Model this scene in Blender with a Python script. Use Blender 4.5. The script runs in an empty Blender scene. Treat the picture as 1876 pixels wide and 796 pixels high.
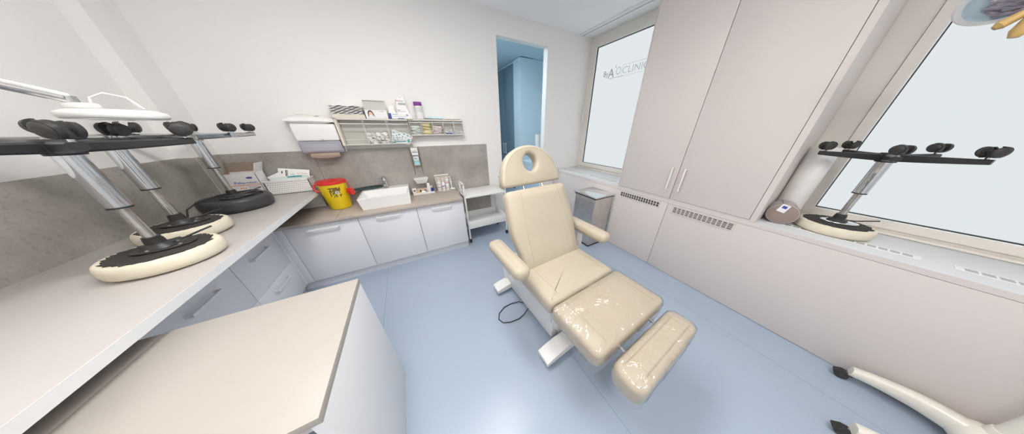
import bpy, bmesh, math, random
from mathutils import Vector, Matrix, Euler

S = bpy.context.scene
COL = S.collection
R = random.Random(7)
PI = math.pi


# ------------------------------------------------------------------ materials
def mat(name, col, rough=.5, metal=0., spec=.5, noise=None, bump=None, coat=0., aniso=0.):
    m = bpy.data.materials.new(name); m.use_nodes = True
    nt = m.node_tree; b = nt.nodes['Principled BSDF']
    b.inputs['Base Color'].default_value = (*col, 1)
    b.inputs['Roughness'].default_value = rough
    b.inputs['Metallic'].default_value = metal
    b.inputs['Specular IOR Level'].default_value = spec
    b.inputs['Coat Weight'].default_value = coat
    if noise:                                   # (scale, other colour, contrast low, high)
        tc = nt.nodes.new('ShaderNodeTexCoord')
        n = nt.nodes.new('ShaderNodeTexNoise'); n.inputs['Scale'].default_value = noise[0]
        n.inputs['Detail'].default_value = 6; n.inputs['Roughness'].default_value = .62
        r = nt.nodes.new('ShaderNodeValToRGB')
        r.color_ramp.elements[0].position = noise[2]; r.color_ramp.elements[1].position = noise[3]
        r.color_ramp.elements[0].color = (*noise[1], 1); r.color_ramp.elements[1].color = (*col, 1)
        nt.links.new(tc.outputs['Object'], n.inputs['Vector'])
        nt.links.new(n.outputs['Fac'], r.inputs['Fac'])
        nt.links.new(r.outputs['Color'], b.inputs['Base Color'])
    if bump:                                    # (scale, strength, distance)
        tc = nt.nodes.new('ShaderNodeTexCoord')
        n = nt.nodes.new('ShaderNodeTexNoise'); n.inputs['Scale'].default_value = bump[0]
        n.inputs['Detail'].default_value = 4
        bp = nt.nodes.new('ShaderNodeBump'); bp.inputs['Strength'].default_value = bump[1]
        bp.inputs['Distance'].default_value = bump[2]
        nt.links.new(tc.outputs['Object'], n.inputs['Vector'])
        nt.links.new(n.outputs['Fac'], bp.inputs['Height'])
        nt.links.new(bp.outputs['Normal'], b.inputs['Normal'])
    return m


def emit(name, col, s):
    m = bpy.data.materials.new(name); m.use_nodes = True
    nt = m.node_tree; nt.nodes.clear()
    e = nt.nodes.new('ShaderNodeEmission'); o = nt.nodes.new('ShaderNodeOutputMaterial')
    e.inputs[0].default_value = (*col, 1); e.inputs[1].default_value = s
    nt.links.new(e.outputs[0], o.inputs[0])
    return m


def clear(name, tint, gloss=.1, rough=.05, bump=None, haze=0., hazecol=(.8, .8, .8)):
    """thin clear plastic: see-through with a shiny skin and optional milky haze"""
    m = bpy.data.materials.new(name); m.use_nodes = True
    nt = m.node_tree; nt.nodes.clear()
    o = nt.nodes.new('ShaderNodeOutputMaterial')
    t = nt.nodes.new('ShaderNodeBsdfTransparent'); t.inputs[0].default_value = (*tint, 1)
    g = nt.nodes.new('ShaderNodeBsdfGlossy'); g.inputs['Roughness'].default_value = rough
    d = nt.nodes.new('ShaderNodeBsdfDiffuse'); d.inputs[0].default_value = (*hazecol, 1)
    lw = nt.nodes.new('ShaderNodeLayerWeight'); lw.inputs[0].default_value = .5
    f = nt.nodes.new('ShaderNodeMath'); f.operation = 'POWER'; f.inputs[1].default_value = 4
    nt.links.new(lw.outputs['Facing'], f.inputs[0])
    a = nt.nodes.new('ShaderNodeMath'); a.operation = 'ADD'; a.use_clamp = True; a.inputs[1].default_value = gloss
    m1 = nt.nodes.new('ShaderNodeMixShader'); m2 = nt.nodes.new('ShaderNodeMixShader')
    m1.inputs[0].default_value = haze
    nt.links.new(t.outputs[0], m1.inputs[1]); nt.links.new(d.outputs[0], m1.inputs[2])
    nt.links.new(f.outputs[0], a.inputs[0]); nt.links.new(a.outputs[0], m2.inputs[0])
    nt.links.new(m1.outputs[0], m2.inputs[1]); nt.links.new(g.outputs[0], m2.inputs[2])
    nt.links.new(m2.outputs[0], o.inputs[0])
    if bump:
        tc = nt.nodes.new('ShaderNodeTexCoord'); n = nt.nodes.new('ShaderNodeTexNoise')
        n.inputs['Scale'].default_value = bump[0]; n.inputs['Detail'].default_value = 3
        n.inputs['Distortion'].default_value = 1.2
        bp = nt.nodes.new('ShaderNodeBump'); bp.inputs['Strength'].default_value = bump[1]; bp.inputs['Distance'].default_value = bump[2]
        nt.links.new(tc.outputs['Object'], n.inputs['Vector']); nt.links.new(n.outputs['Fac'], bp.inputs['Height'])
        nt.links.new(bp.outputs['Normal'], g.inputs['Normal'])
    return m


M = {}
M['wall'] = mat('wall_paint', (.845, .83, .81), .75, noise=(40, (.835, .82, .80), .3, .7))
M['ceil'] = mat('ceiling_paint', (.90, .905, .91), .8)
M['soffit'] = mat('soffit_paint', (.80, .82, .83), .7)
M['panel'] = mat('warm_grey_laminate', (.665, .61, .585), .45, spec=.35)
M['door_w'] = mat('white_gloss_laminate', (.755, .76, .785), .22, spec=.5)
M['white'] = mat('white_lacquer', (.82, .81, .80), .35)
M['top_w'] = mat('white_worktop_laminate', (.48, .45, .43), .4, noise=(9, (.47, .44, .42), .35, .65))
M['edge_w'] = mat('white_worktop_edge', (.76, .77, .78), .45, noise=(45, (.50, .50, .50), .255, .275))
M['cream_top'] = mat('cream_desk_laminate', (.435, .40, .36), .45, noise=(14, (.425, .392, .352), .35, .65))
M['desk_side'] = mat('desk_side_laminate', (.80, .80, .81), .45)
M['desk_grey'] = mat('grey_beige_strip', (.42, .385, .36), .55)  # painted shade of the desk strip; also the basket's weave marks
M['wood'] = mat('greige_oak_worktop', (.47, .41, .355), .5, noise=(18, (.42, .36, .31), .35, .65))
M['seat'] = mat('cream_leatherette', (.51, .45, .352), .42, spec=.4, bump=(160, .12, .002), noise=(7, (.48, .42, .325), .3, .7))
M['stitch'] = mat('stitch_thread', (.45, .37, .24), .8)
M['cream_old'] = mat('aged_cream_leatherette', (.76, .70, .57), .5, noise=(10, (.70, .64, .51), .3, .7))
M['blk_fab'] = mat('black_torn_lining', (.035, .032, .03), .9, bump=(60, .6, .01))
M['blk'] = mat('black_plastic', (.025, .023, .022), .4)
M['blk_arm'] = mat('black_powder_coat', (.018, .018, .02), .42)
M['wheel'] = mat('worn_black_wheel', (.05, .047, .045), .55, noise=(30, (.028, .026, .025), .35, .65))
M['blk_lea'] = mat('black_leatherette', (.045, .045, .048), .4, bump=(120, .15, .002))
M['chrome'] = mat('chrome', (.60, .62, .65), .06, metal=1)
M['chrome_w'] = mat('worn_chrome', (.62, .62, .61), .18, metal=1, noise=(25, (.42, .41, .40), .3, .6))
M['steel'] = mat('brushed_steel', (.74, .70, .66), .40, metal=1, noise=(14, (.60, .57, .54), .3, .7))
M['steel_lid'] = mat('bright_steel', (.78, .80, .82), .2, metal=1)
M['handle_m'] = mat('satin_aluminium', (.74, .76, .80), .45)
M['wire'] = mat('dark_steel_wire', (.30, .28, .25), .3, metal=.8)
M['sill'] = mat('white_sill_laminate', (.66, .67, .69), .4)
M['dark'] = mat('dark_gap', (.03, .03, .032), .8)
M['gasket'] = mat('black_gasket', (.02, .022, .025), .6)
M['frame'] = mat('white_window_frame', (.76, .715, .66), .4)
M['bead'] = mat('white_glazing_bead', (.82, .84, .86), .4)
M['ceramic'] = mat('white_ceramic', (.86, .85, .84), .08, spec=.6, coat=.5)
M['yellow'] = mat('yellow_plastic', (.78, .56, .012), .35)
M['red'] = mat('red_plastic', (.68, .025, .02), .35)
M['ink'] = mat('black_ink', (.03, .03, .03), .7)
M['blue_ink'] = mat('blue_ink', (.05, .09, .38), .7)
M['teal_ink'] = mat('teal_ink', (.10, .36, .36), .7)
M['orange_ink'] = mat('orange_ink', (.75, .27, .05), .7)
M['grey_ink'] = mat('grey_ink', (.42, .43, .45), .7)
M['red_ink'] = mat('red_ink', (.7, .08, .08), .7)
M['paper'] = mat('white_paper', (.84, .83, .81), .75, bump=(35, .35, .006))
M['card'] = mat('white_card', (.82, .80, .80), .6)
M['card_g'] = mat('grey_card', (.60, .585, .545), .7)
M['brown'] = mat('brown_cardboard', (.30, .24, .185), .8)
M['kraft'] = mat('kraft_paper', (.68, .55, .44), .8)
M['tan'] = mat('tan_card', (.72, .66, .55), .7)
M['basket'] = mat('white_woven_plastic', (.84, .82, .79), .5)
M['skin'] = mat('printed_skin', (.78, .55, .42), .7)
M['hair'] = mat('printed_hair', (.10, .055, .035), .7)
M['purple'] = mat('purple_cap', (.20, .045, .26), .4)
M['ltblue'] = mat('light_blue_film', (.62, .80, .86), .35, bump=(40, .5, .006))
M['teal_lbl'] = mat('aqua_label', (.35, .68, .76), .5)
M['navy'] = mat('navy_plastic', (.02, .03, .28), .4)
M['dkgreen'] = mat('dark_green_plastic', (.012, .04, .042), .4)
M['ylw_pk'] = mat('yellow_foil_pack', (.80, .68, .22), .4)
M['pink_pk'] = mat('pale_pink_pack', (.80, .68, .67), .5)
M['grn_pk'] = mat('pale_green_pack', (.62, .70, .66), .5)
M['wht_pk'] = mat('white_blister_pack', (.80, .81, .82), .4)
M['bolster'] = mat('taupe_leatherette', (.28, .22, .195), .5, bump=(140, .12, .002))
M['bolster_s'] = mat('grey_taupe_leatherette', (.44, .41, .41), .45)
M['rollpaper'] = mat('rolled_couch_paper', (.82, .80, .77), .8, bump=(18, .2, .01))
M['stand'] = mat('off_white_enamel', (.78, .74, .66), .3, coat=.3)
M['tan_and_reflection'] = mat('tan_handle_plastic_and_reflection', (.50, .33, .12), .35)
M['plum'] = mat('lens_reflection_plum', (.23, .20, .25), .1, metal=.7, noise=(22, (.52, .48, .55), .35, .65), bump=(16, .8, .03))
M['lampwhite'] = mat('white_lamp_plastic', (.76, .75, .735), .35)
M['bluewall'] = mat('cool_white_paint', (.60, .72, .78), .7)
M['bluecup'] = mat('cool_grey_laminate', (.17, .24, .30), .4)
M['clearpl'] = clear('clear_acrylic', (.98, .98, .975), .02, .06, haze=.02, hazecol=(.75, .75, .70))
M['film'] = clear('clear_plastic_film', (1., .99, .98), .08, .09, bump=(4.2, 1., .085), haze=.02, hazecol=(.9, .85, .85))
M['frostpl'] = clear('frosted_lilac_plastic', (.8, .8, .86), .05, .2, haze=.55, hazecol=(.62, .62, .70))
M['light'] = emit('ceiling_lamp_glow', (1., .975, .95), 30.)
M['pane'] = emit('frosted_daylit_glass', (.80, .85, .87), .95)
M['cool_light'] = emit('cool_daylight_fill', (.86, .955, 1.), 33.0)


def floor_material():
    m = mat('blue_vinyl_floor', (.40, .53, .68), .28, spec=.4)
    nt = m.node_tree; b = nt.nodes['Principled BSDF']
    tc = nt.nodes.new('ShaderNodeTexCoord')
    n = nt.nodes.new('ShaderNodeTexNoise'); n.inputs['Scale'].default_value = 260; n.inputs['Detail'].default_value = 3
    r = nt.nodes.new('ShaderNodeValToRGB')
    r.color_ramp.elements[0].position = .3; r.color_ramp.elements[1].position = .7
    r.color_ramp.elements[0].color = (.345, .415, .515, 1); r.color_ramp.elements[1].color = (.39, .46, .56, 1)
    nt.links.new(tc.outputs['Object'], n.inputs['Vector']); nt.links.new(n.outputs['Fac'], r.inputs['Fac'])
    # welded seams every 1.22 m along x
    sx = nt.nodes.new('ShaderNodeSeparateXYZ'); nt.links.new(tc.outputs['Object'], sx.inputs[0])
    a = nt.nodes.new('ShaderNodeMath'); a.operation = 'ADD'; a.inputs[1].default_value = .51 + 1.225 * 4
    d = nt.nodes.new('ShaderNodeMath'); d.operation = 'MODULO'; d.inputs[1].default_value = 1.225
    c = nt.nodes.new('ShaderNodeMath'); c.operation = 'LESS_THAN'; c.inputs[1].default_value = .0045
    nt.links.new(sx.outputs[0], a.inputs[0]); nt.links.new(a.outputs[0], d.inputs[0]); nt.links.new(d.outputs[0], c.inputs[0])
    mx = nt.nodes.new('ShaderNodeMix'); mx.data_type = 'RGBA'
    nt.links.new(c.outputs[0], mx.inputs[0]); nt.links.new(r.outputs[0], mx.inputs[6]); mx.inputs[7].default_value = (.24, .33, .42, 1)
    nt.links.new(mx.outputs[2], b.inputs['Base Color'])
    return m


def concrete_material():
    m = mat('grey_concrete_laminate', (.36, .335, .305), .5, spec=.3)
    nt = m.node_tree; b = nt.nodes['Principled BSDF']
    tc = nt.nodes.new('ShaderNodeTexCoord')
    n1 = nt.nodes.new('ShaderNodeTexNoise'); n1.inputs['Scale'].default_value = 3.2; n1.inputs['Detail'].default_value = 8; n1.inputs['Roughness'].default_value = .6
    n2 = nt.nodes.new('ShaderNodeTexNoise'); n2.inputs['Scale'].default_value = 60; n2.inputs['Detail'].default_value = 5
    r1 = nt.nodes.new('ShaderNodeValToRGB'); r1.color_ramp.elements[0].position = .35; r1.color_ramp.elements[1].position = .68
    r1.color_ramp.elements[0].color = (.31, .285, .258, 1); r1.color_ramp.elements[1].color = (.44, .415, .38, 1)
    r2 = nt.nodes.new('ShaderNodeValToRGB'); r2.color_ramp.elements[0].position = .33; r2.color_ramp.elements[1].position = .45
    r2.color_ramp.elements[0].color = (.86, .85, .83, 1); r2.color_ramp.elements[1].color = (1, 1, 1, 1)
    mx = nt.nodes.new('ShaderNodeMix'); mx.data_type = 'RGBA'; mx.blend_type = 'MULTIPLY'; mx.inputs[0].default_value = 1
    for n, r in ((n1, r1), (n2, r2)):
        nt.links.new(tc.outputs['Object'], n.inputs['Vector']); nt.links.new(n.outputs['Fac'], r.inputs['Fac'])
    nt.links.new(r1.outputs[0], mx.inputs[6]); nt.links.new(r2.outputs[0], mx.inputs[7])
    nt.links.new(mx.outputs[2], b.inputs['Base Color'])
    return m


M['floor'] = floor_material()
M['concrete'] = concrete_material()


# ------------------------------------------------------------------ mesh builder
class MB:
    def __init__(s):
        s.bm = bmesh.new(); s.mats = []

    def mi(s, m):
        if m not in s.mats: s.mats.append(m)
        return s.mats.index(m)

    def merge(s, b, m, mtx=None):
        if mtx is not None: b.transform(mtx)
        i = s.mi(m)
        vm = {v: s.bm.verts.new(v.co) for v in b.verts}
        for f in b.faces:
            try:
                nf = s.bm.faces.new([vm[v] for v in f.verts]); nf.material_index = i
            except ValueError:
                pass
        b.free(); return s

    def box(s, x0, x1, y0, y1, z0, z1, m, bev=0., seg=2, mtx=None):
        b = bmesh.new(); bmesh.ops.create_cube(b, size=1)
        for v in b.verts:
            v.co = Vector((x0 + (v.co.x + .5) * (x1 - x0), y0 + (v.co.y + .5) * (y1 - y0), z0 + (v.co.z + .5) * (z1 - z0)))
        if bev: bmesh.ops.bevel(b, geom=b.edges[:], offset=bev, segments=seg, affect='EDGES', profile=.5)
        return s.merge(b, m, mtx)

    def lathe(s, prof, m, n=32, mtx=None, cap=True):
        """prof: list of (r, z)"""
        b = bmesh.new(); rings = []
        for r, z in prof:
            if r < 1e-6: rings.append([b.verts.new((0, 0, z))])
            else: rings.append([b.verts.new((r * math.cos(2 * PI * k / n), r * math.sin(2 * PI * k / n), z)) for k in range(n)])
        for A, B in zip(rings, rings[1:]):
            for k in range(n):
                k2 = (k + 1) % n
                if len(A) == 1 and len(B) == 1: continue
                if len(A) == 1: b.faces.new((A[0], B[k2], B[k]))
                elif len(B) == 1: b.faces.new((A[k], A[k2], B[0]))
                else: b.faces.new((A[k], A[k2], B[k2], B[k]))
        if cap:
            if len(rings[0]) > 1: b.faces.new(rings[0][::-1])
            if len(rings[-1]) > 1: b.faces.new(rings[-1])
        bmesh.ops.recalc_face_normals(b, faces=b.faces[:])
        return s.merge(b, m, mtx)

    def cyl(s, p0, p1, r0, m, r1=None, n=20):
        p0, p1 = Vector(p0), Vector(p1); d = p1 - p0
        q = d.to_track_quat('Z', 'Y').to_matrix().to_4x4()
        return s.lathe([(r0, 0), (r0 if r1 is None else r1, d.length)], m, n, Matrix.Translation(p0) @ q)

    def tube(s, pts, r, m, n=8, closed=False):
        pts = [Vector(p) for p in pts]; b = bmesh.new(); rings = []
        N = len(pts); up = None
        for i, p in enumerate(pts):
            a = pts[(i - 1) % N] if (closed or i > 0) else p
            c = pts[(i + 1) % N] if (closed or i < N - 1) else p
            t = (c - a).normalized()
            if up is None:
                up = Vector((0, 0, 1)) if abs(t.z) < .9 else Vector((1, 0, 0))
            u = t.cross(up).normalized(); up = u.cross(t).normalized()
            rr = r[i] if isinstance(r, (list, tuple)) else r
            rings.append([b.verts.new(p + rr * (math.cos(2 * PI * k / n) * u + math.sin(2 * PI * k / n) * up)) for k in range(n)])
        for i in range(N if closed else N - 1):
            A, B = rings[i], rings[(i + 1) % N]
            for k in range(n): b.faces.new((A[k], A[(k + 1) % n], B[(k + 1) % n], B[k]))
        if not closed:
            b.faces.new(rings[0][::-1]); b.faces.new(rings[-1])
        bmesh.ops.recalc_face_normals(b, faces=b.faces[:])
        return s.merge(b, m)

    def bar(s, pts, w, h, m):
        """rectangular section swept along pts in plan (w sideways, h upwards); w/h may be lists"""
        b = bmesh.new(); rings = []; pts = [Vector(p) for p in pts]; N = len(pts)
        for i, p in enumerate(pts):
            t = pts[min(i + 1, N - 1)] - pts[max(i - 1, 0)]; t.z = 0; t.normalize()
            u = Vector((-t.y, t.x, 0))
            ww = (w[i] if isinstance(w, list) else w) / 2; hh = (h[i] if isinstance(h, list) else h) / 2
            c = min(ww, hh) * .35
            rings.append([b.verts.new(p + u * a + Vector((0, 0, q))) for a, q in
                          ((-ww, -hh + c), (-ww + c, -hh), (ww - c, -hh), (ww, -hh + c), (ww, hh - c), (ww - c, hh), (-ww + c, hh), (-ww, hh - c))])
        for A, B in zip(rings, rings[1:]):
            for k in range(8): b.faces.new((A[k], A[(k + 1) % 8], B[(k + 1) % 8], B[k]))
        b.faces.new(rings[0][::-1]); b.faces.new(rings[-1])
        bmesh.ops.recalc_face_normals(b, faces=b.faces[:])
        return s.merge(b, m)

    def prism(s, pts, z0, z1, m, mtx=None):
        b = bmesh.new()
        A = [b.verts.new((x, y, z0)) for x, y in pts]; B = [b.verts.new((x, y, z1)) for x, y in pts]
        n = len(pts)
        for k in range(n): b.faces.new((A[k], A[(k + 1) % n], B[(k + 1) % n], B[k]))
        b.faces.new(A[::-1]); b.faces.new(B)
        bmesh.ops.recalc_face_normals(b, faces=b.faces[:])
        return s.merge(b, m, mtx)

    def quad(s, pts, m):
        b = bmesh.new(); b.faces.new([b.verts.new(p) for p in pts]); return s.merge(b, m)

    def pad(s, out, t, r, m, crown=.012, hole=None, mtx=None, bottom_r=None):
        """upholstered pad: outline in XY, thickness t, rounded rim r, slight crown, optional hole outline"""
        b = bmesh.new(); n = len(out); P = [Vector((x, y)) for x, y in out]

        def inset(Q, d):
            res = []
            k = len(Q)
            for i in range(k):
                e1 = (Q[i] - Q[i - 1]).normalized(); e2 = (Q[(i + 1) % k] - Q[i]).normalized()
                nn = Vector((-(e1.y + e2.y), e1.x + e2.x))
                if nn.length < 1e-6: nn = Vector((-e1.y, e1.x))
                res.append(Q[i] + nn.normalized() * d)
            return res
        br = r if bottom_r is None else bottom_r
        lev = [(br * (1 - math.sin(a)), br * (1 - math.cos(a))) for a in (0, PI / 6, PI / 3, PI / 2)]   # inset, z
        lev += [(r * (1 - math.cos(a)), t - r + r * math.sin(a)) for a in (0, PI / 8, PI / 4, 3 * PI / 8, PI / 2)]

        def stack(Q, sgn):
            return [[b.verts.new((p.x, p.y, z)) for p in inset(Q, d * sgn)] for d, z in lev]
        rings = stack(P, 1)
        for A, B in zip(rings, rings[1:]):
            for k in range(n): b.faces.new((A[k], A[(k + 1) % n], B[(k + 1) % n], B[k]))
        if hole:
            H = [Vector(p) for p in hole]; nh = len(H)
            hr = stack(H, -1)
            for A, B in zip(hr, hr[1:]):
                for k in range(nh): b.faces.new((A[(k + 1) % nh], A[k], B[k], B[(k + 1) % nh]))
            for L, Q in ((rings[0], hr[0]), (rings[-1], hr[-1])):
                ed = [b.edges.get((L[k], L[(k + 1) % n])) for k in range(n)] + [b.edges.get((Q[k], Q[(k + 1) % nh])) for k in range(nh)]
                bmesh.ops.triangle_fill(b, edges=ed, use_beauty=True)
        else:
            b.faces.new(rings[0][::-1])
            c = sum((v.co for v in rings[-1]), Vector()) / n
            last = rings[-1]
            for k_, dz in ((.95, .45), (.88, .8), (.80, 1.), (.6, 1.), (.35, 1.), (.12, 1.)):
                nr = [b.verts.new((c.x + (v.co.x - c.x) * k_, c.y + (v.co.y - c.y) * k_, t + crown * dz)) for v in rings[-1]]
                for k in range(n): b.faces.new((last[k], last[(k + 1) % n], nr[(k + 1) % n], nr[k]))
                last = nr
            b.faces.new(last)
        bmesh.ops.recalc_face_normals(b, faces=b.faces[:])
        return s.merge(b, m, mtx)

    def text(s, txt, size, m, mtx, align='CENTER', ext=.0004, sx=1.):
        cu = bpy.data.curves.new('t', 'FONT'); cu.body = txt; cu.size = size; cu.align_x = align; cu.align_y = 'CENTER'
        cu.extrude = ext; cu.resolution_u = 3
        o = bpy.data.objects.new('t', cu); COL.objects.link(o)
        bpy.context.view_layer.update()
        me = bpy.data.meshes.new_from_object(o.evaluated_get(bpy.context.evaluated_depsgraph_get()))
        b = bmesh.new(); b.from_mesh(me)
        bpy.data.objects.remove(o); bpy.data.curves.remove(cu); bpy.data.meshes.remove(me)
        b.transform(Matrix.Diagonal((sx, 1, 1, 1)))
        return s.merge(b, m, mtx)

    def build(s, name, parent=None, smooth=35, loc=None, rot=None):
        me = bpy.data.meshes.new(name); s.bm.to_mesh(me); s.bm.free()
        for m in s.mats: me.materials.append(m)
        if smooth:
            me.polygons.foreach_set('use_smooth', [True] * len(me.polygons))
            me.set_sharp_from_angle(angle=math.radians(smooth))
        o = bpy.data.objects.new(name, me); COL.objects.link(o)
        if parent: o.parent = parent
        if loc: o.location = loc
        if rot: o.rotation_euler = rot
        return o


def tag(o, label, cat, group=None):
    o['label'] = label; o['category'] = cat
    if group: o['group'] = group
    return o


def thing(name, label, cat, loc=(0, 0, 0), rz=0., group=None):
    o = bpy.data.objects.new(name, None); COL.objects.link(o)
    o.location = loc; o.rotation_euler = (0, 0, rz); o.empty_display_size = .05
    return tag(o, label, cat, group)


def struct(o):
    o['kind'] = 'structure'; return o


def dup(o, parent=None):
    c = o.copy(); COL.objects.link(c)
    if parent: c.parent = parent
    for ch in [k for k in bpy.data.objects if k.parent == o]:
        dup(ch, c)
    return c


def T(x, y, z): return Matrix.Translation((x, y, z))
def RX(a): return Matrix.Rotation(a, 4, 'X')
def RY(a): return Matrix.Rotation(a, 4, 'Y')
def RZ(a): return Matrix.Rotation(a, 4, 'Z')


def FACE_Y(x, y, z): return T(x, y, z) @ RX(PI / 2)            # XY drawing -> stands up, faces -Y
def FACE_X(x, y, z): return T(x, y, z) @ RZ(-PI / 2) @ RX(PI / 2)   # stands up, faces -X


def rrect(x0, x1, y0, y1, r, n=6):
    if not isinstance(r, (list, tuple)): r = [r] * 4
    out = []
    for (cx, cy, a0, rr) in ((x1 - r[0], y0 + r[0], -PI / 2, r[0]), (x1 - r[1], y1 - r[1], 0, r[1]), (x0 + r[2], y1 - r[2], PI / 2, r[2]), (x0 + r[3], y0 + r[3], PI, r[3])):
        for k in range(n + 1):
            a = a0 + PI / 2 * k / n; out.append((cx + rr * math.cos(a), cy + rr * math.sin(a)))
    return out


def ellipse(cx, cy, a, b, n=32): return [(cx + a * math.cos(2 * PI * k / n), cy + b * math.sin(2 * PI * k / n)) for k in range(n)]


# ================================================================== THE ROOM
YW, XL, XP, XW, ZC = 2.85, -1.53, 2.27, 2.84, 2.733
YF = -1.9
struct(MB().box(XL - .1, 3.05, YF - .1, 6.6, -.08, 0, M['floor']).build('floor', smooth=0))
struct(MB().box(XL - .1, 2.586, YF - .1, YW, ZC, ZC + .08, M['ceil']).build('ceiling', smooth=0))
# lowered strip above the windows with the dark air slot
struct(MB().box(2.586, 2.632, YF, YW, ZC - .012, ZC + .08, M['soffit']).box(2.652, 3.0, YF, YW, ZC - .012, ZC + .08, M['soffit'])
       .box(2.632, 2.652, YF, YW, ZC + .03, ZC + .08, M['dark']).build('trim_1', smooth=0))
DX0, DX1, DZ = 1.245, 2.025, 2.512
struct(MB().box(XL - .1, DX0, YW, YW + .1, 0, ZC + .08, M['wall']).box(DX1, 3.0, YW, YW + .1, 0, ZC + .08, M['wall'])
       .box(DX0, DX1, YW, YW + .1, DZ, ZC + .08, M['wall']).build('wall_back', smooth=0))
struct(MB().box(XL - .1, XL, YF - .1, YW, 0, ZC + .08, M['wall']).build('wall_left', smooth=0))
struct(MB().box(XL - .1, 3.0, YF - .1, YF, 0, ZC + .08, M['wall']).build('wall_front', smooth=0))
# right wall: apron below the windows and the pier behind the cupboard
struct(MB().box(XW, 3.0, YF, YW, 0, .80, M['wall']).box(XW + .03, 3.0, .30, 1.45, .80, ZC, M['wall'])
       .box(XW, 3.0, YF, -1.55, .80, ZC, M['wall']).build('wall_right', smooth=0))
# boxed pipe column in the left corner
struct(MB().box(XL, -1.445, 2.604, YW, 0, ZC, M['wall']).build('wall_corner_column', smooth=0))


# concrete-look splashbacks
def sheet(name, label, x0, x1, y0, y1, z0, z1, seams=()):
    mb = MB().box(x0, x1, y0, y1, z0, z1, M['concrete'])
    for q in seams: mb.box(*q, M['dark'])
    return tag(mb.build(name, smooth=0), label, 'splashback')


sp = MB().box(-1.434, .46, YW - .012, YW, .73, 1.293, M['concrete']).box(.46, 1.008, YW - .012, YW, .10, 1.293, M['concrete'])
sp.box(-.842, -.840, YW - .0125, YW - .011, .93, 1.293, M['dark'])
tag(sp.build('splashback_panel', smooth=0), 'grey concrete-look splashback panel along the wall behind the sink', 'splashback')
tag(MB().box(XL, XL + .01, -1.2, 2.594, .93, 1.293, M['concrete']).build('splashback_panel', smooth=0),
    'grey concrete-look splashback behind the two cream upturned stools, on the left wall', 'splashback')
sc = MB().box(XL + .01, -1.434, 2.594, 2.604, .93, 1.293, M['concrete']).box(-1.445, -1.434, 2.604, YW - .012, .93, 1.293, M['concrete'])
sc.box(-1.4345, -1.432, 2.594, 2.597, .93, 1.293, M['tan'])
tag(sc.build('column_cladding', smooth=0), 'narrow grey concrete-look cladding wrapped round the corner column', 'cladding')


# ------------------------------------------------------------------ windows
def window(n, y0, y1, z0, z1, wl, ws, logo=False, handle=None):
    w = struct(bpy.data.objects.new('window_%d' % n, None)); COL.objects.link(w); w.location = (XW, (y0 + y1) / 2, z0)
    cy = (y0 + y1) / 2

    def ring(mb, a0, a1, b0, b1, wid, x0, x1, m, bot=None):
        bot = wid if bot is None else bot
        mb.box(x0, x1, a0, a0 + wid, b0, b1, m); mb.box(x0, x1, a1 - wid, a1, b0, b1, m)
        mb.box(x0, x1, a0 + wid, a1 - wid, b1 - wid, b1, m); mb.box(x0, x1, a0 + wid, a1 - wid, b0, b0 + bot, m)
    a0, a1, H = y0 - cy, y1 - cy, z1 - z0
    mb = MB(); ring(mb, a0, a1, 0, H, wl, 0, .10, M['frame'], .03)
    mb.box(-.05, 0, a0, a1, 0, .014, M['frame'], .003)
    mb.build('window_frame', w, smooth=30)
    b0, b1, c0, c1 = a0 + wl + .002, a1 - wl - .002, .032, H - wl - .002
    mb = MB(); ring(mb, b0, b1, c0, c1, ws - .012, -.012, .07, M['frame'])
    k = ws - .012
    ring(mb, b0 + k, b1 - k, c0 + k, c1 - k, .007, .006, .06, M['bead'])
    ring(mb, b0 + k + .007, b1 - k - .007, c0 + k + .007, c1 - k - .007, .005, .012, .06, M['gasket'])
    mb.build('sash', w, smooth=30)
    k += .012
    p = MB().box(.03, .045, b0 + k, b1 - k, c0 + k, c1 - k, M['pane']).build('pane', w, smooth=0)
    if logo:
        # mirrored-side lettering etched in the frosting: "by A'O | CLINIC" over a thin box
        L = MB(); X = 2.8695 - XW; q = lambda y, z: (X, y - cy, z - z0)
        def fx(y, z): return T(*q(y, z)) @ RZ(-PI / 2) @ RX(PI / 2)
        L.text('By', .10, M['grey_ink'], fx(2.50, 2.225), sx=.9)
        L.text('A', .155, M['grey_ink'], fx(2.405, 2.215), sx=1.0)
        L.text("'", .12, M['grey_ink'], fx(2.34, 2.25))
        L.text('O', .125, M['bead'], fx(2.285, 2.225), sx=.9)
        L.text('CLINIC', .115, M['bead'], fx(2.03, 2.215), sx=1.05)
        L.box(X - .0004, X + .0004, 2.225 - cy, 2.229 - cy, 2.165 - z0, 2.285 - z0, M['bead'])
        L.box(X - .0004, X + .0004, 1.82 - cy, 2.225 - cy, 2.280 - z0, 2.284 - z0, M['bead'])
        L.box(X - .0004, X + .0004, 2.20 - cy, 2.43 - cy, 2.155 - z0, 2.160 - z0, M['grey_ink'])
        L.box(X - .0004, X + .0004, 1.82 - cy, 2.20 - cy, 2.155 - z0, 2.159 - z0, M['bead'])
        L.build('etched_lettering', w, smooth=0)
    if handle:
        hz = handle - z0; yy = a1 - wl + .006
        h = MB().box(-.030, -.012, yy - .018, yy + .018, hz - .055, hz + .055, M['lampwhite'], .005)
        h.cyl((-.028, yy, hz), (-.06, yy, hz), .013, M['lampwhite'])
        h.box(-.074, -.054, yy - .014, yy + .014, hz - .15, hz + .02, M['lampwhite'], .007)
        h.build('window_handle', w)
    return w


window(1, 1.38, YW - .002, .826, 2.72, .07, .066, True, 1.735)
window(2, -1.55, .285, .826, 2.72, .145, .062)

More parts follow.
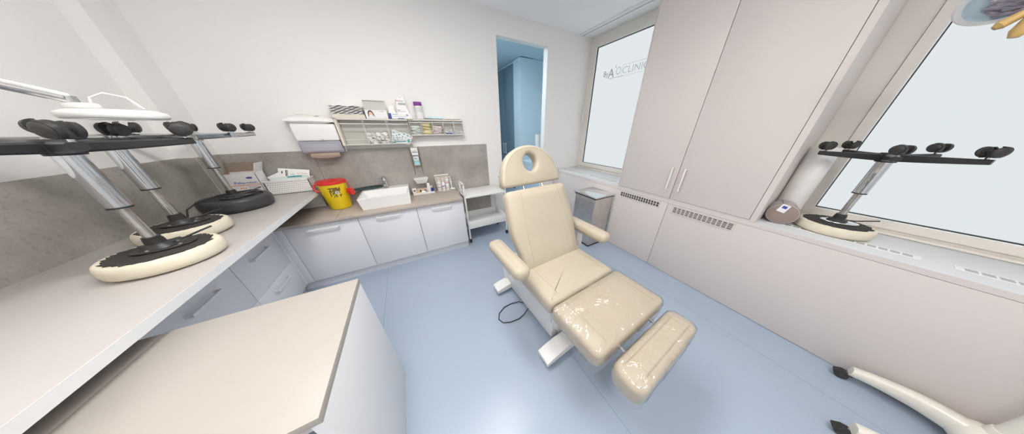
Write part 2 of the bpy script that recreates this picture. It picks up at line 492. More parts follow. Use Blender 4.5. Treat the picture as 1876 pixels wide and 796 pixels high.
# window sill running under both windows and the cupboard, with air grilles
sill = struct(MB().box(XP + .001, XW, YF, YW, .790, .825, M['sill'], .002).box(XP - .0005, XP + .001, YF, YW, .790, .8235, M['panel']).box(XP + .004, XW, YF, YW, .7875, .790, M['dark']).build('trim_2', smooth=30))
for (y0, y1) in ((2.24, 2.74), (1.63, 2.13), (-.345, .14), (-.97, -.47)):
    g = MB().box(2.395, 2.465, y0 - .02, y1 + .02, .825, .8275, M['white'], .001)
    nsl = 13; w = (y1 - y0) / nsl
    for k in range(nsl):
        g.box(2.41, 2.45, y0 + k * w + .004, y0 + (k + 1) * w - .004, .8272, .8282, M['grille'] if 'grille' in M else M.setdefault('grille', mat('grey_grille', (.42, .43, .42), .5)))
    g.build('sill_grille', sill, smooth=0)


# lower radiator covers with grilles (front plane x = 2.27)
def cover(label, y0, y1, g0, g1, gz0, gz1, grid):
    t = thing('radiator_cover', label, 'panel', (XP, (y0 + y1) / 2, 0)); cy = (y0 + y1) / 2
    MB().box(0, .02, y0 - cy, y1 - cy, .004, .7875, M['panel'], .001).build('cover_panel', t, smooth=30)
    g = MB(); fx = -.004
    gy0, gy1 = g0 - cy, g1 - cy
    bz = .013
    g.box(fx, 0, gy0, gy1, gz0, gz0 + bz, M['panel']).box(fx, 0, gy0, gy1, gz1 - bz, gz1, M['panel'])
    g.box(fx, 0, gy0, gy0 + bz, gz0 + bz, gz1 - bz, M['panel']).box(fx, 0, gy1 - bz, gy1, gz0 + bz, gz1 - bz, M['panel'])
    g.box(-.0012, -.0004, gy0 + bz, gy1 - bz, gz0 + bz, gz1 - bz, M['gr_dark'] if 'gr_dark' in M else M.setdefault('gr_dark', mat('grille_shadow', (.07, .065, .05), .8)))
    n = 16 if not grid else 13
    st = (gy1 - gy0 - 2 * bz) / n
    for k in range(1, n):
        yy = gy0 + bz + k * st
        g.box(fx + .0008, -.001, yy - .004, yy + .004, gz0 + bz, gz1 - bz, M['panel'])
    if grid:
        for k in range(1, 5):
            zz = gz0 + bz + k * (gz1 - gz0 - 2 * bz) / 5
            g.box(fx + .001, -.001, gy0 + bz, gy1 - bz, zz - .002, zz + .002, M['panel'])
    else:
        g.box(fx + .001, -.001, gy0 + bz, gy1 - bz, (gz0 + gz1) / 2 - .002, (gz0 + gz1) / 2 + .002, M['panel'])
    g.build('vent_grille', t, smooth=0)
    return t


cover('warm grey panel below the window, behind the steel bin, with the smaller vent grille', .888, YW - .002, .955, 1.445, .706, .788 - .005, False)
cover('long warm grey panel under the right window with the bigger vent grille', YF + .002, .884, .352, .835, .700, .780, True)

# tall cupboard between the windows
cup = thing('wall_cupboard', 'tall warm grey double-door cupboard between the two windows', 'cupboard', (XP, .88, .826))
MB().box(.02, .565, .265 - .88, 1.497 - .88, 0, ZC - .83, M['panel']).box(.002, .02, 1.488 - .88, 1.497 - .88, 0, ZC - .83, M['panel'])\
    .box(.002, .02, .265 - .88, .299 - .88, 0, ZC - .83, M['panel']).box(.002, .02, .299 - .88, 1.488 - .88, 0, .008, M['panel'])\
    .box(.012, .03, .299 - .88, 1.488 - .88, .008, ZC - .83, M['dark']).build('carcass', cup, smooth=0)
for (y0, y1, hy) in ((.894, 1.485, .942), (.302, .890, .834)):
    d = MB().box(0, .012, y0 - .88, y1 - .88, .011, ZC - .835, M['panel'], .001).build('door', cup, smooth=30)
    h = MB(); yy = hy - .88
    h.bar([(-.004, 0, 0), (-.03, 0, 0)], .014, .012, M['white'])
    h = MB().box(-.032, -.022, yy - .007, yy + .007, .105, .325, M['white'], .003)
    h.box(-.03, 0, yy - .006, yy + .006, .105, .118, M['white'], .002).box(-.03, 0, yy - .006, yy + .006, .312, .325, M['white'], .002)
    h.build('handle', d)

# ================================================================== BACK RUN
ct = MB().box(XL, .462, 2.30, YW - .012, .703, .730, M['wood'], .004)
ct.box(-.736, -.734, 2.301, YW - .012, .7295, .7303, M['dark'])
tag(ct.build('sink_worktop', smooth=30), 'greige wood-look worktop under the sink and yellow bin', 'worktop')


def base_unit(label, x0, x1, hx0, hx1, hz):
    cx = (x0 + x1) / 2
    t = thing('base_cabinet', label, 'cabinet', (cx, 2.60, 0))
    MB().box(x0 - cx + .001, x1 - cx - .001, 2.352 - 2.60, .235, .098, .702, M['door_w']).build('carcass', t, smooth=0)
    d = MB().box(x0 - cx + .0015, x1 - cx - .0015, 2.33 - 2.60, 2.35 - 2.60, .101, .698, M['door_w'], .0012).build('door', t, smooth=30)
    h = MB().box(hx0 - cx, hx1 - cx, 2.298 - 2.60, 2.306 - 2.60, hz - .008, hz + .008, M['white'], .002)
    h.box(hx0 - cx, hx0 - cx + .012, 2.304 - 2.60, 2.33 - 2.60, hz - .007, hz + .007, M['white']).box(hx1 - cx - .012, hx1 - cx, 2.304 - 2.60, 2.33 - 2.60, hz - .007, hz + .007, M['white'])
    h.build('handle', d, smooth=30)
    return t


base_unit('white base cabinet in the corner, widest door, below the yellow bin', -1.113, -.588, -.965, -.735, .652)
base_unit('white base cabinet directly below the white sink', -.587, -.058, -.435, -.214, .665)
base_unit('white base cabinet at the end of the run beside the trolley', -.057, .462, .095, .318, .660)
tag(MB().box(-1.165, -1.115, 2.33, 2.352, .098, .702, M['door_w'], .001).box(-1.187, -1.165, 2.299, 2.352, .098, .702, M['door_w']).build('filler_panel', smooth=30),
    'narrow white filler strip in the corner between drawers and cabinets', 'panel')
tag(MB().box(-1.22, .462, 2.375, 2.392, 0, .097, M['door_w']).build('plinth', smooth=0),
    'white plinth board under the sink cabinets', 'plinth')

# ================================================================== LEFT RUN
XF = -.883
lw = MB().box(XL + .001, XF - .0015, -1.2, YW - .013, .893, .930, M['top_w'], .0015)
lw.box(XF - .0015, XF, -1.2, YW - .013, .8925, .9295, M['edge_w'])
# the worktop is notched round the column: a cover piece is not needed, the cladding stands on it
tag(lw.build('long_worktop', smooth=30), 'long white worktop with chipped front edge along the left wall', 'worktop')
tag(MB().box(-1.30, -.905, 2.775, 2.79, .732, .892, M['white'], .001).build('support_panel', smooth=30),
    'white support panel under the far end of the long worktop', 'panel')


def drawers(label, y0, y1, splits, hs):
    cy = (y0 + y1) / 2
    t = thing('drawer_cabinet', label, 'cabinet', (-1.34, cy, 0))
    MB().box(XL + 1.34 + .02, -1.187 + 1.34, y0 - cy + .001, y1 - cy - .001, .098, .885, M['door_w']).build('carcass', t, smooth=0)
    for (z0, z1), hz in zip(splits, hs):
        d = MB().box(-1.185 + 1.34, -1.165 + 1.34, y0 - cy + .0015, y1 - cy - .0015, z0, z1, M['door_w'], .0012).build('drawer', t, smooth=30)
        h = MB(); a, b = -.105, .105
        X0 = -1.165 + 1.34
        h.box(X0 + .022, X0 + .031, a, b, hz - .009, hz + .009, M['handle_m'], .002)
        h.box(X0, X0 + .026, a, a + .012, hz - .007, hz + .007, M['white']).box(X0, X0 + .026, b - .012, b, hz - .007, hz + .007, M['white'])
        h.build('handle', d, smooth=30)
    return t


drawers('white drawer cabinet in the corner with two stacked drawers', 1.781, 2.297, ((.396, .88), (.101, .393)), (.640, .335))
drawers('white drawer cabinet beside the cream desk, front partly hidden', 1.24, 1.779, ((.396, .88), (.101, .393)), (.640, .335))
tag(MB().box(-1.24, -1.222, 1.24, 2.374, 0, .097, M['door_w']).build('plinth', smooth=0),
    'white plinth board under the drawer cabinets by the desk', 'plinth')

# cream desk in the foreground
desk = thing('desk', 'white desk with cream top in the foreground, pushed against the long worktop', 'desk', (-.63, .74, 0))
def dk(x): return x + .63
MB().box(dk(-.912), dk(-.351), -.295, .29, .808, .835, M['cream_top'], .0015).build('desktop', desk, smooth=30)
MB().box(dk(-1.02), dk(-.9125), -.295, .29, .806, .833, M['desk_grey'], .0015).build('overhang_shade_strip', desk, smooth=30)  # shade under the worktop overhang, put into this strip's colour
MB().box(dk(-.378), dk(-.3515), -.292, .287, 0, .807, M['desk_side'], .0015).build('side_panel', desk, smooth=30)
MB().box(dk(-1.00), dk(-.98), -.29, .287, 0, .805, M['desk_side'], .0015).build('side_panel', desk, smooth=30)
MB().box(dk(-.975), dk(-.38), .255, .275, .12, .805, M['desk_side']).build('back_panel', desk, smooth=0)
MB().box(dk(-.975), dk(-.38), -.27, -.245, .755, .806, M['panel']).build('front_rail', desk, smooth=0)

# ================================================================== SWIVEL STOOLS (upside down)
def arm_angles(a0): return [a0 + 2 * PI * k / 5 for k in range(5)]


def make_castor(parent, x, y, z, ang, roll, wheel, scale=1.):
    """one twin-wheel castor pointing up (the stool stands on its head)"""
    c = MB()
    c.cyl((0, 0, -.006), (0, 0, .016), .006, M['chrome'], n=10)
    c.box(-.014, .012, -.010, .010, .010, .034, M['blk'], .005)
    c.cyl((.004, -.016, .034), (.004, .016, .034), .008, M['blk'], n=12)
    for sgn in (-1, 1):
        mt = T(.004, sgn * .021, .035) @ RX(-sgn * PI / 2 - sgn * .16)
        c.lathe([(.009, -.006), (.0225, -.006), (.0250, -.003), (.0255, .001), (.0245, .005), (.021, .009), (.013, .0115), (0, .0125)], wheel, 28, mt)
        hood = [(.0275 * math.cos(a), .0275 * math.sin(a)) for a in [math.radians(d) for d in range(120, 281, 16)]]
        hood += [(.0225 * math.cos(a), .0225 * math.sin(a)) for a in [math.radians(d) for d in range(280, 119, -16)]]
        c.prism(hood, -.010, .004, M['blk'], mt)
    o = c.build('castor', parent, loc=(x, y, z), rot=(0, roll, ang))
    return o


def make_stool(label, loc, rad, a0, star, cushion, torn, lever, zstar=.52, pole=.016, slv=(.30, .50), cast=(.4, 1.3, 2.2, .9, 2.8), arm=.27, sidew=.07):
    t = thing('swivel_stool', label, 'stool', loc, 0, 'upturned swivel stools')
    h = sidew
    cu = MB()
    if torn:
        cu.lathe([(0, .001), (rad * .86, .001), (rad * .97, .010), (rad, .028), (rad * .995, .048), (rad * .965, h - .006), (rad * .92, h), (rad * .80, h - .003), (0, h - .005)], cushion, 56)
    else:
        cu.lathe([(0, 0), (rad * .88, 0), (rad * .97, .012), (rad, .035), (rad, h - .022), (rad * .965, h - .006), (rad * .9, h), (rad * .80, h - .002), (rad * .79, h - .018), (0, h - .018)], cushion, 56)
    co = cu.build('cushion', t, smooth=50)
    if torn:                                     # ragged black lining stapled under the seat
        rr = random.Random(int(abs(loc[0] * 1000)))
        pts = []
        for k in range(90):
            a = 2 * PI * k / 90
            pts.append(((rad * .84 + rr.uniform(-.012, .010)) * math.cos(a), (rad * .84 + rr.uniform(-.012, .010)) * math.sin(a)))
        MB().prism(pts, h - .004, h + .002, M['blk_fab']).build('torn_lining', co, smooth=0)
    else:
        MB().lathe([(0, h - .018), (rad * .78, h - .018), (rad * .78, h - .012), (0, h - .012)], M['blk_fab'], 40).build('underside', co)
    zb = h + .002 if torn else h - .012
    pl = MB()
    pl.pad(ellipse(.01, 0, .082, .055, 28), .010, .004, M['blk'] if torn != 'steel' else M['steel_lid'], 0, mtx=T(0, 0, zb) @ RZ(lever))
    pl.lathe([(.046, zb + .008), (.040, zb + .018), (.027, zb + .030), (.025, zb + .052)], M['blk'], 24)
    for k in range(4):
        a = lever + PI / 4 + k * PI / 2
        pl.lathe([(.007, 0), (.007, .003), (0, .005)], M['steel_lid'], 10, T(.058 * math.cos(a) + .01 * math.cos(lever), .045 * math.sin(a), zb + .010))
    pl.build('mounting_plate', t)
    lv = MB(); ca, sa = math.cos(lever), math.sin(lever)
    lv.tube([(.03 * ca, .03 * sa, zb + .022), (.07 * ca, .07 * sa, zb + .026), (.115 * ca, .115 * sa, zb + .040), (.15 * ca, .15 * sa, zb + .05)], .0042, M['blk'])
    lv.build('height_lever', t)
    MB().cyl((0, 0, zb + .045), (0, 0, zstar - .02), pole, M['chrome_w'], n=24).cyl((0, 0, zb + .045), (0, 0, zb + .062), pole + .007, M['blk'], n=24).build('gas_lift', t)
    MB().lathe([(pole + .012, slv[0]), (pole + .012, slv[1]), (pole + .009, slv[1] + .004)], M['chrome'], 28).lathe([(pole + .0128, slv[0] - .003), (pole + .0128, slv[0] + .004)], M['blk'], 28).build('column_sleeve', t)
    st = MB().lathe([(0, zstar - .035), (.036, zstar - .035), (.040, zstar - .02), (.040, zstar + .012), (.034, zstar + .018), (0, zstar + .018)], star, 28)
    for a in arm_angles(a0):
        ca, sa = math.cos(a), math.sin(a)
        n = 7
        pts = [((.03 + (arm - .03) * k / n) * ca, (.03 + (arm - .03) * k / n) * sa, zstar - .008 + .010 * (k / n) ** 1.5) for k in range(n + 1)]
        st.bar(pts, [.044 - .012 * k / n for k in range(n + 1)], [.040 - .016 * k / n for k in range(n + 1)], star)
    so = st.build('star_base', t)
    for a, ra in zip(arm_angles(a0), cast):
        make_castor(so, (arm - .018) * math.cos(a), (arm - .018) * math.sin(a), zstar + .012, ra, 0, M['wheel'])
    return t


WT = .931
make_stool('upturned swivel stool nearest the camera, torn cream seat and black star base', (-1.085, 1.468, WT), .158, math.radians(24), M['blk_arm'], M['cream_old'], True, .5,
           zstar=.515, slv=(.275, .48))
make_stool('upturned stool with torn cream seat and chrome base, middle of the three on the worktop', (-1.225, 1.835, WT), .156, math.radians(67), M['chrome_w'], M['cream_old'], True, .35,
           zstar=.525, slv=(.28, .49), cast=(2.4, .6, 1.8, 1.1, .2))
make_stool('upturned black swivel stool with chrome base beside the cardboard carton', (-1.245, 2.345, WT), .18, math.radians(43), M['chrome'], M['blk_lea'], False, .6,
           zstar=.525, slv=(.31, .50), cast=(1.0, 2.4, .3, 1.8, 1.2), sidew=.095, arm=.285)
make_stool('upturned swivel stool on the window sill, torn cream seat and black star base', (2.55, -.047, .826), .166, math.radians(40), M['blk_arm'], M['cream_old'], 'steel', -1.2,
           zstar=.520, slv=(.285, .485), cast=(2.6, 2.2, 1.0, 2.3, .9), arm=.262)
# black foot ring cable lying round the black stool's column
tag(MB().tube([(-1.245 + .105 * math.cos(a) + .03, 2.345 + .085 * math.sin(a), WT + .112 + .004 * math.sin(2 * a)) for a in [2 * PI * k / 40 for k in range(40)]], .0045, M['blk'], closed=True)
    .tube([(-1.32, 2.29, WT + .110), (-1.36, 2.22, WT + .10), (-1.375, 2.15, WT + .075), (-1.37, 2.10, WT + .02)], .0045, M['blk']).build('looped_wire'),
    'thin black cord looped around the column of the black stool', 'cord')

# ================================================================== MAGNIFIER LAMP over the long worktop
ml = thing('magnifier_lamp', 'white magnifying lamp on a jointed arm by the left wall', 'lamp', (-1.097, 1.76, 1.534))
hd = MB()
hd.pad(ellipse(0, 0, .128, .110, 40), .030, .012, M['lampwhite'], .008, mtx=T(0, 0, 0))
hd.build('lamp_head', ml)
MB().lathe([(.10, -.002), (.10, .001), (0, .001)], M['steel_lid'], 36, T(0, 0, 0)).build('lens', ml)
MB().tube([(-.07, .04, .045), (-.06, .045, .085), (-.02, .05, .105), (.03, .05, .09), (.055, .05, .045)], .004, M['lampwhite']).build('lamp_handle', ml)
MB().box(-.10, -.03, -.02, .02, .04, .062, M['lampwhite'], .006).cyl((-.075, 0, .06), (-.075, 0, .085), .014, M['chrome_w']).build('swivel_joint', ml)
am = MB()
pts0 = Vector((-.075, 0, .075)); pts1 = Vector((-.33, -.34, .225))
for off in (-.012, .012):
    am.tube([pts0 + Vector((0, 0, off)), pts1 + Vector((0, 0, off))], .008, M['lampwhite'] if off > 0 else M['chrome_w'])
am.cyl(pts1 + Vector((0, 0, -.03)), pts1 + Vector((0, 0, .03)), .02, M['lampwhite'])
am.tube([pts1, (-.415, -.36, .20)], .010, M['lampwhite'])
am.box(-.43, -.405, -.40, -.32, .10, .30, M['lampwhite'], .005)
am.build('lamp_arm', ml)

# ================================================================== CARTON, BASKET on the far end of the worktop
ca = thing('carton', 'open white and brown glove carton behind the black stool', 'box', (-1.322, 2.73, WT))
bx = MB()
w, d, h = .205, .13, .215
bx.box(-w / 2, w / 2, -d / 2, -d / 2 + .003, 0, h, M['card']).box(-w / 2, w / 2, d / 2 - .003, d / 2, 0, h, M['card'])
bx.box(-w / 2, -w / 2 + .003, -d / 2, d / 2, 0, h, M['brown']).box(w / 2 - .003, w / 2, -d / 2, d / 2, 0, h, M['card']).box(-w / 2, w / 2, -d / 2, d / 2, 0, .003, M['brown'])
bx.box(-w / 2 + .004, w / 2 - .004, -d / 2 + .004, d / 2 - .004, .10, .165, M['kraft'])
bx.build('carton_body', ca, smooth=0)
MB().box(-w / 2, w / 2, 0, .003, 0, .078, M['brown'], mtx=T(0, d / 2 - .003, h) @ RX(-.25)).build('flap', ca, smooth=0)
MB().box(0, .003, -d / 2, d / 2, 0, .085, M['card'], mtx=T(w / 2 - .003, 0, h) @ RY(.38)).build('flap', ca, smooth=0)
pr = MB(); Y = -d / 2 - .0006
pr.text('Peha-neon', .030, M['blue_ink'], FACE_Y(.02, Y, .135), sx=1.05)
pr.box(-w / 2 + .02, w / 2, Y - .0003, Y + .0004, .112, .117, M['orange_ink'])
pr.prism(ellipse(0, 0, .019, .0085, 20), -.0003, .0004, M['blue_ink'], FACE_Y(.055, Y, .175))
for k in range(3): pr.box(-.03 + k * .014, -.024 + k * .014, Y - .0003, Y + .0004, .083, .096, M['orange_ink'])
for k in range(4): pr.box(.02, .085, Y - .0003, Y + .0004, .100 - k * .012, .104 - k * .012, M['grey_ink'])
pr.build('printed_front', ca, smooth=0)

bk = thing('woven_basket', 'white woven storage basket on the far end of the long worktop', 'basket', (-1.062, 2.752, WT))
W, D, H = .30, .145, .125
b = MB()
for (x0, x1, y0, y1) in ((-W / 2, W / 2, -D / 2, -D / 2 + .005), (-W / 2, W / 2, D / 2 - .005, D / 2), (-W / 2, -W / 2 + .005, -D / 2, D / 2), (W / 2 - .005, W / 2, -D / 2, D / 2)):
    b.box(x0, x1, y0, y1, 0, H, M['basket'])
b.box(-W / 2, W / 2, -D / 2, D / 2, 0, .004, M['basket'])
b.box(-W / 2 - .003, W / 2 + .003, -D / 2 - .004, -D / 2 + .005, H - .008, H + .004, M['basket'], .002)
b.box(W / 2 - .005, W / 2 + .004, -D / 2 - .004, D / 2, H - .008, H + .004, M['basket'], .002)
for r in range(6):
    for k in range(18):
        x = -W / 2 + .012 + k * .0158 + (.008 if r % 2 else 0)
        if x + .009 > W / 2: continue
        b.box(x, x + .0095, -D / 2 - .0006, -D / 2, .012 + r * .0185, .0172 + r * .0185, M['desk_grey'])
    for k in range(8):
        y = -D / 2 + .012 + k * .0158
        b.box(W / 2, W / 2 + .0006, y, y + .008, .012 + r * .0185, .0155 + r * .0185, M['desk_grey'])
b.build('basket_body', bk, smooth=0)


def packet(name, label, cat, loc, size, m, rot=(0, 0, 0), group=None, prints=(), bulge=.35, seed=1):
    """soft sealed pouch: puffed, slightly crumpled sheet with flat seams"""
    rr = random.Random(seed)
    sx, sy, sz = size; nx, ny = 12, 9
    bm = bmesh.new(); g = {}
    for side in (1, -1):
        for i in range(nx + 1):
            for j in range(ny + 1):
                u, v = i / nx * 2 - 1, j / ny * 2 - 1
                e = max(0, 1 - abs(u) ** 4) * max(0, 1 - abs(v) ** 4)
                z = side * sz / 2 * e * (1 + rr.uniform(-bulge, bulge) * .5)
                if (abs(u) == 1 or abs(v) == 1):
                    if side == -1: g[side, i, j] = g[1, i, j]; continue
                    z = rr.uniform(-.05, .05) * sz
                g[side, i, j] = bm.verts.new((u * sx / 2 + rr.uniform(-.01, .01) * sx, v * sy / 2 + rr.uniform(-.01, .01) * sy, z))
        for i in range(nx):
            for j in range(ny):
                f = [g[side, i, j], g[side, i + 1, j], g[side, i + 1, j + 1], g[side, i, j + 1]]
                bm.faces.new(f if side == 1 else f[::-1])
    mb = MB(); mb.merge(bm, m)
    for (x0, x1, y0, y1, pm) in prints:
        mb.box(x0 * sx / 2, x1 * sx / 2, y0 * sy / 2, y1 * sy / 2, sz * .50, sz * .50 + .0006, pm)
    o = mb.build(name, smooth=60); o.location = loc; o.rotation_euler = rot
    return tag(o, label, cat, group)


packet('sterile_pouch', 'white printed sterile pouch leaning upright in the woven basket', 'packet', (-1.03, 2.785, WT + .145), (.22, .13, .02), M['paper'], (1.15, .16, -.08),
       prints=((-.75, -.68, .2, .55, M['ink']), (-.5, -.45, -.2, .75, M['ink']), (-.42, -.38, -.1, .75, M['ink']), (-.2, .05, .1, .18, M['teal_ink']), (.2, .85, -.1, .1, M['tan']), (.2, .85, .3, .45, M['tan'])), seed=3)
packet('sterile_pouch', 'pale pouch with a teal band lying along the front of the woven basket', 'packet', (-1.05, 2.722, WT + .128), (.25, .08, .022), M['grn_pk'], (.45, .03, .05),
       prints=((-.1, .7, .1, .75, M['teal_ink']), (.1, .35, .3, .6, M['dkgreen'])), seed=4)
packet('sterile_pouch', 'small white pouch at the left end of the woven basket', 'packet', (-1.145, 2.75, WT + .135), (.09, .11, .025), M['wht_pk'], (.7, -.4, .3), seed=5)

# ================================================================== YELLOW SHARPS BIN
yb = thing('sharps_bin', 'yellow clinical sharps bin with red lid beside the sink', 'bin', (-.752, 2.66, .731))
MB().lathe([(0, 0), (.092, 0), (.099, .004), (.104, .02), (.126, .262), (.126, .27), (.122, .27)], M['yellow'], 48, cap=False).build('bin_body', yb, smooth=40)
ld = MB().lathe([(.124, .262), (.133, .264), (.135, .278), (.133, .286), (.122, .289), (.10, .286), (0, .284)], M['red'], 48, cap=False)
ld.box(-.05, .05, -.004, .004, .284, .292, M['red'], .002).pad(ellipse(-.045, .0, .05, .07, 24), .008, .003, M['red'], 0, mtx=T(0, 0, .283))
ld.build('lid', yb, smooth=40)
MB().lathe([(.012, -.012), (.034, -.012), (.037, -.006), (.037, .018), (.03, .022), (.022, .018), (0, .014)], M['red'], 28, T(.150, -.045, .165) @ RZ(-.5) @ RY(PI / 2))\
    .box(.11, .155, -.04, -.03, .16, .20, M['red'], .003).tube([(.128, -.03, .27), (.152, -.035, .25), (.158, -.04, .20)], .004, M['red']).build('side_cap', yb)
MB().tube([(-.128, .0, .268), (-.152, -.01, .25), (-.160, -.02, .225), (-.148, -.03, .20), (-.118, -.03, .19)], .010, M['red']).build('handle', yb)
lb = MB()
for row in range(8):
    for k in range(9):
        if R.random() < .42 and not (2 < row < 7 and 3 < k < 8): continue
        a = -PI / 2 + .22 + (k - 4) * .092
        z = .135 + row * .0125; r = .1045 + (z - .02) * .0909 + .0008
        a2 = a + .078
        lb.quad([(r * math.cos(a), r * math.sin(a), z), (r * math.cos(a2), r * math.sin(a2), z), ((r + .0007) * math.cos(a2), (r + .0007) * math.sin(a2), z + .0105), ((r + .0007) * math.cos(a), (r + .0007) * math.sin(a), z + .0105)], M['ink'])
a = -PI / 2 + .38; z = .182; r = .1055 + (z - .02) * .0909 + .001
lb.prism(ellipse(0, 0, .017, .017, 20), 0, .0006, M['white'], T(r * math.cos(a), r * math.sin(a), z) @ RZ(a + PI / 2) @ RX(PI / 2 - .09))
lb.lathe([(.005, 0), (.005, .001), (.010, .001), (.010, 0)], M['ink'], 16, T((r + .001) * math.cos(a), (r + .001) * math.sin(a), z) @ RZ(a + PI / 2) @ RX(PI / 2 - .09), cap=False)
lb.build('warning_label', yb, smooth=0)
yb.scale = (.89, .89, 1.)

# ================================================================== SINK, TAP
sk = MB(); x0, x1, y0, y1, zt = -.552, -.082, 2.405, YW - .014, .856
out = [(x0 + .012, y0 + .006), (x1 - .006, y0 + .006), (x1 - .006, y1), (x0 + .012, y1)]
b = bmesh.new()
def loop(xa, xb, ya, yb_, z): return [b.verts.new(p) for p in ((xa, ya, z), (xb, ya, z), (xb, yb_, z), (xa, yb_, z))]
L = [loop(x0 + .016, x1 - .012, y0 + .012, y1, .7305), loop(x0, x1, y0, y1, zt - .004), loop(x0 + .002, x1 - .002, y0 + .002, y1, zt),
     loop(x0 + .012, x1 - .012, y0 + .012, y1 - .115, zt), loop(x0 + .016, x1 - .016, y0 + .016, y1 - .119, zt - .006), loop(x0 + .05, x1 - .05, y0 + .045, y1 - .135, .765)]
for A, B in zip(L, L[1:]):
    for k in range(4): b.faces.new((A[k], A[(k + 1) % 4], B[(k + 1) % 4], B[k]))
b.faces.new(L[0][::-1]); b.faces.new(L[-1])
bmesh.ops.recalc_face_normals(b, faces=b.faces[:])
sink = thing('wash_basin', 'white rectangular ceramic countertop basin', 'sink', ((x0 + x1) / 2, 2.62, .7305))
sk.merge(b, M['ceramic'], T(-(x0 + x1) / 2, -2.62, -.7305)); sk.build('bowl', sink, smooth=20)
MB().lathe([(.02, .036), (.02, .039), (.012, .0385), (0, .037)], M['chrome'], 20, T(.0, 0, 0)).build('drain', sink)

tp = thing('mixer_tap', 'chrome single-lever mixer tap at the back of the basin', 'tap', (-.315, 2.765, .857))
MB().lathe([(.026, 0), (.026, .006), (.021, .010), (.020, .105), (.022, .108), (.022, .128), (.015, .134), (0, .135)], M['chrome'], 24).build('tap_body', tp)
MB().tube([(0, -.01, .075), (0, -.05, .082), (0, -.095, .070), (0, -.11, .055)], [.013, .012, .011, .011], M['chrome'], 14).build('spout', tp)
MB().tube([(-.012, -.005, .122), (-.05, -.03, .112), (-.085, -.05, .098)], [.005, .0045, .004], M['chrome'], 10).lathe([(0, -.005), (.006, -.003), (.006, .003), (0, .005)], M['chrome'], 12, T(-.088, -.052, .097)).build('lever', tp)

gt = MB()
# dark green slotted grip: long leaf-shaped frame with three openings
def leaf(x): return .034 * math.sin(PI * min(1, max(0, (x + .14) / .28))) ** .6 + .003
N = 24
xs = [-.14 + .28 * k / N for k in range(N + 1)]
gt.tube([(x, leaf(x) * .9, .010 + .004 * math.sin(9 * x)) for x in xs], .009, M['dkgreen'])
gt.tube([(x, -leaf(x) * .9, .008) for x in xs], .009, M['dkgreen'])
for x in (-.12, -.045, .03, .05, .12): gt.tube([(x, -leaf(x) * .9, .008), (x + .01, 0, .014), (x, leaf(x) * .9, .010)], .009, M['dkgreen'])
gt.box(-.07, -.04, -.03, .03, .004, .014, M['dkgreen'], .003).box(.12, .14, -.012, .012, .004, .014, M['dkgreen'], .003)
o = gt.build('slotted_brush'); o.location = (-.497, 2.782, .8665); o.rotation_euler = (.06, 0, .10)
tag(o, 'dark green slotted plastic brush on the basin rim left of the tap', 'brush')

# ================================================================== TRAY AND BOTTLES right of the basin
def tray(name, label, x0, x1, y0, y1, z, h, parent=None):
    b = MB(); b.box(x0, x1, y0, y1, z, z + .003, M['lampwhite'])
    b.box(x0, x1, y0, y0 + .004, z, z + h, M['lampwhite'], .001).box(x0, x1, y1 - .004, y1, z, z + h, M['lampwhite'], .001)
    b.box(x0, x0 + .004, y0, y1, z, z + h, M['lampwhite'], .001).box(x1 - .004, x1, y0, y1, z, z + h, M['lampwhite'], .001)
    return tag(b.build(name, smooth=30), label, 'tray')


tray('plastic_tray', 'shallow white tray of odds and ends right of the basin', -.058, .198, 2.685, 2.835, .7305, .028)
ZT = .7345
o = MB().box(-.06, .06, -.035, .035, 0, .05, M['kraft'], .002).box(-.03, -.01, -.0355, -.0345, .015, .045, M['ink']).box(.02, .045, -.0355, -.0345, .01, .04, M['hair']).build('small_box', smooth=0)
o.location = (.055, 2.79, ZT); tag(o, 'small kraft brown box at the back of the white tray', 'box')
o = MB().box(-.025, .025, -.02, .02, 0, .065, M['card'], .002).box(-.012, .012, -.0206, -.0195, .03, .045, M['ink']).build('small_box', smooth=0)
o.location = (-.035, 2.79, ZT); tag(o, 'small white box at the left back of the white tray', 'box')
o = MB().box(-.028, .028, -.02, .02, 0, .055, M['navy'], .003).build('blue_box', smooth=30)
o.location = (.165, 2.745, ZT); o.rotation_euler = (0, 0, .1); tag(o, 'navy blue box at the right end of the white tray', 'box')
o = MB().box(-.025, .02, -.015, .015, 0, .075, M['tan'], .002).build('small_box', smooth=30)
o.location = (.165, 2.80, ZT); tag(o, 'pale cream box behind the navy blue box', 'box')
bt = thing('lotion_bottle', 'white lotion bottle with flip cap standing in the tray', 'bottle', (.135, 2.725, ZT))
MB().lathe([(0, 0), (.021, 0), (.023, .004), (.023, .07), (.018, .08)], M['lampwhite'], 24).build('bottle_body', bt)
MB().lathe([(.017, .080), (.017, .125), (.014, .13), (0, .13)], M['wht_pk'], 24).build('cap', bt)
o = MB().cyl((-.06, 0, .008), (.07, .015, .010), .007, M['yellow'], n=12).cyl((.07, .015, .010), (.082, .0165, .010), .007, M['ink'], .002, 12).build('marker_pen'); o.location = (.0, 2.72, ZT + .004); tag(o, 'yellow marker pen lying in the white tray', 'pen')
o = MB().lathe([(0, 0), (.016, 0), (.016, .014), (0, .015)], M['dkgreen'], 20).lathe([(.010, .0148), (.010, .017), (0, .017)], M['teal_lbl'], 16).build('small_jar'); o.location = (-.032, 2.715, ZT); tag(o, 'small green and aqua jar at the left front of the tray', 'jar')
packet('gauze_pad', 'crumpled white gauze pad in the middle of the tray', 'gauze', (.07, 2.71, ZT + .022), (.06, .04, .032), M['paper'], (.2, .1, .4), seed=8)

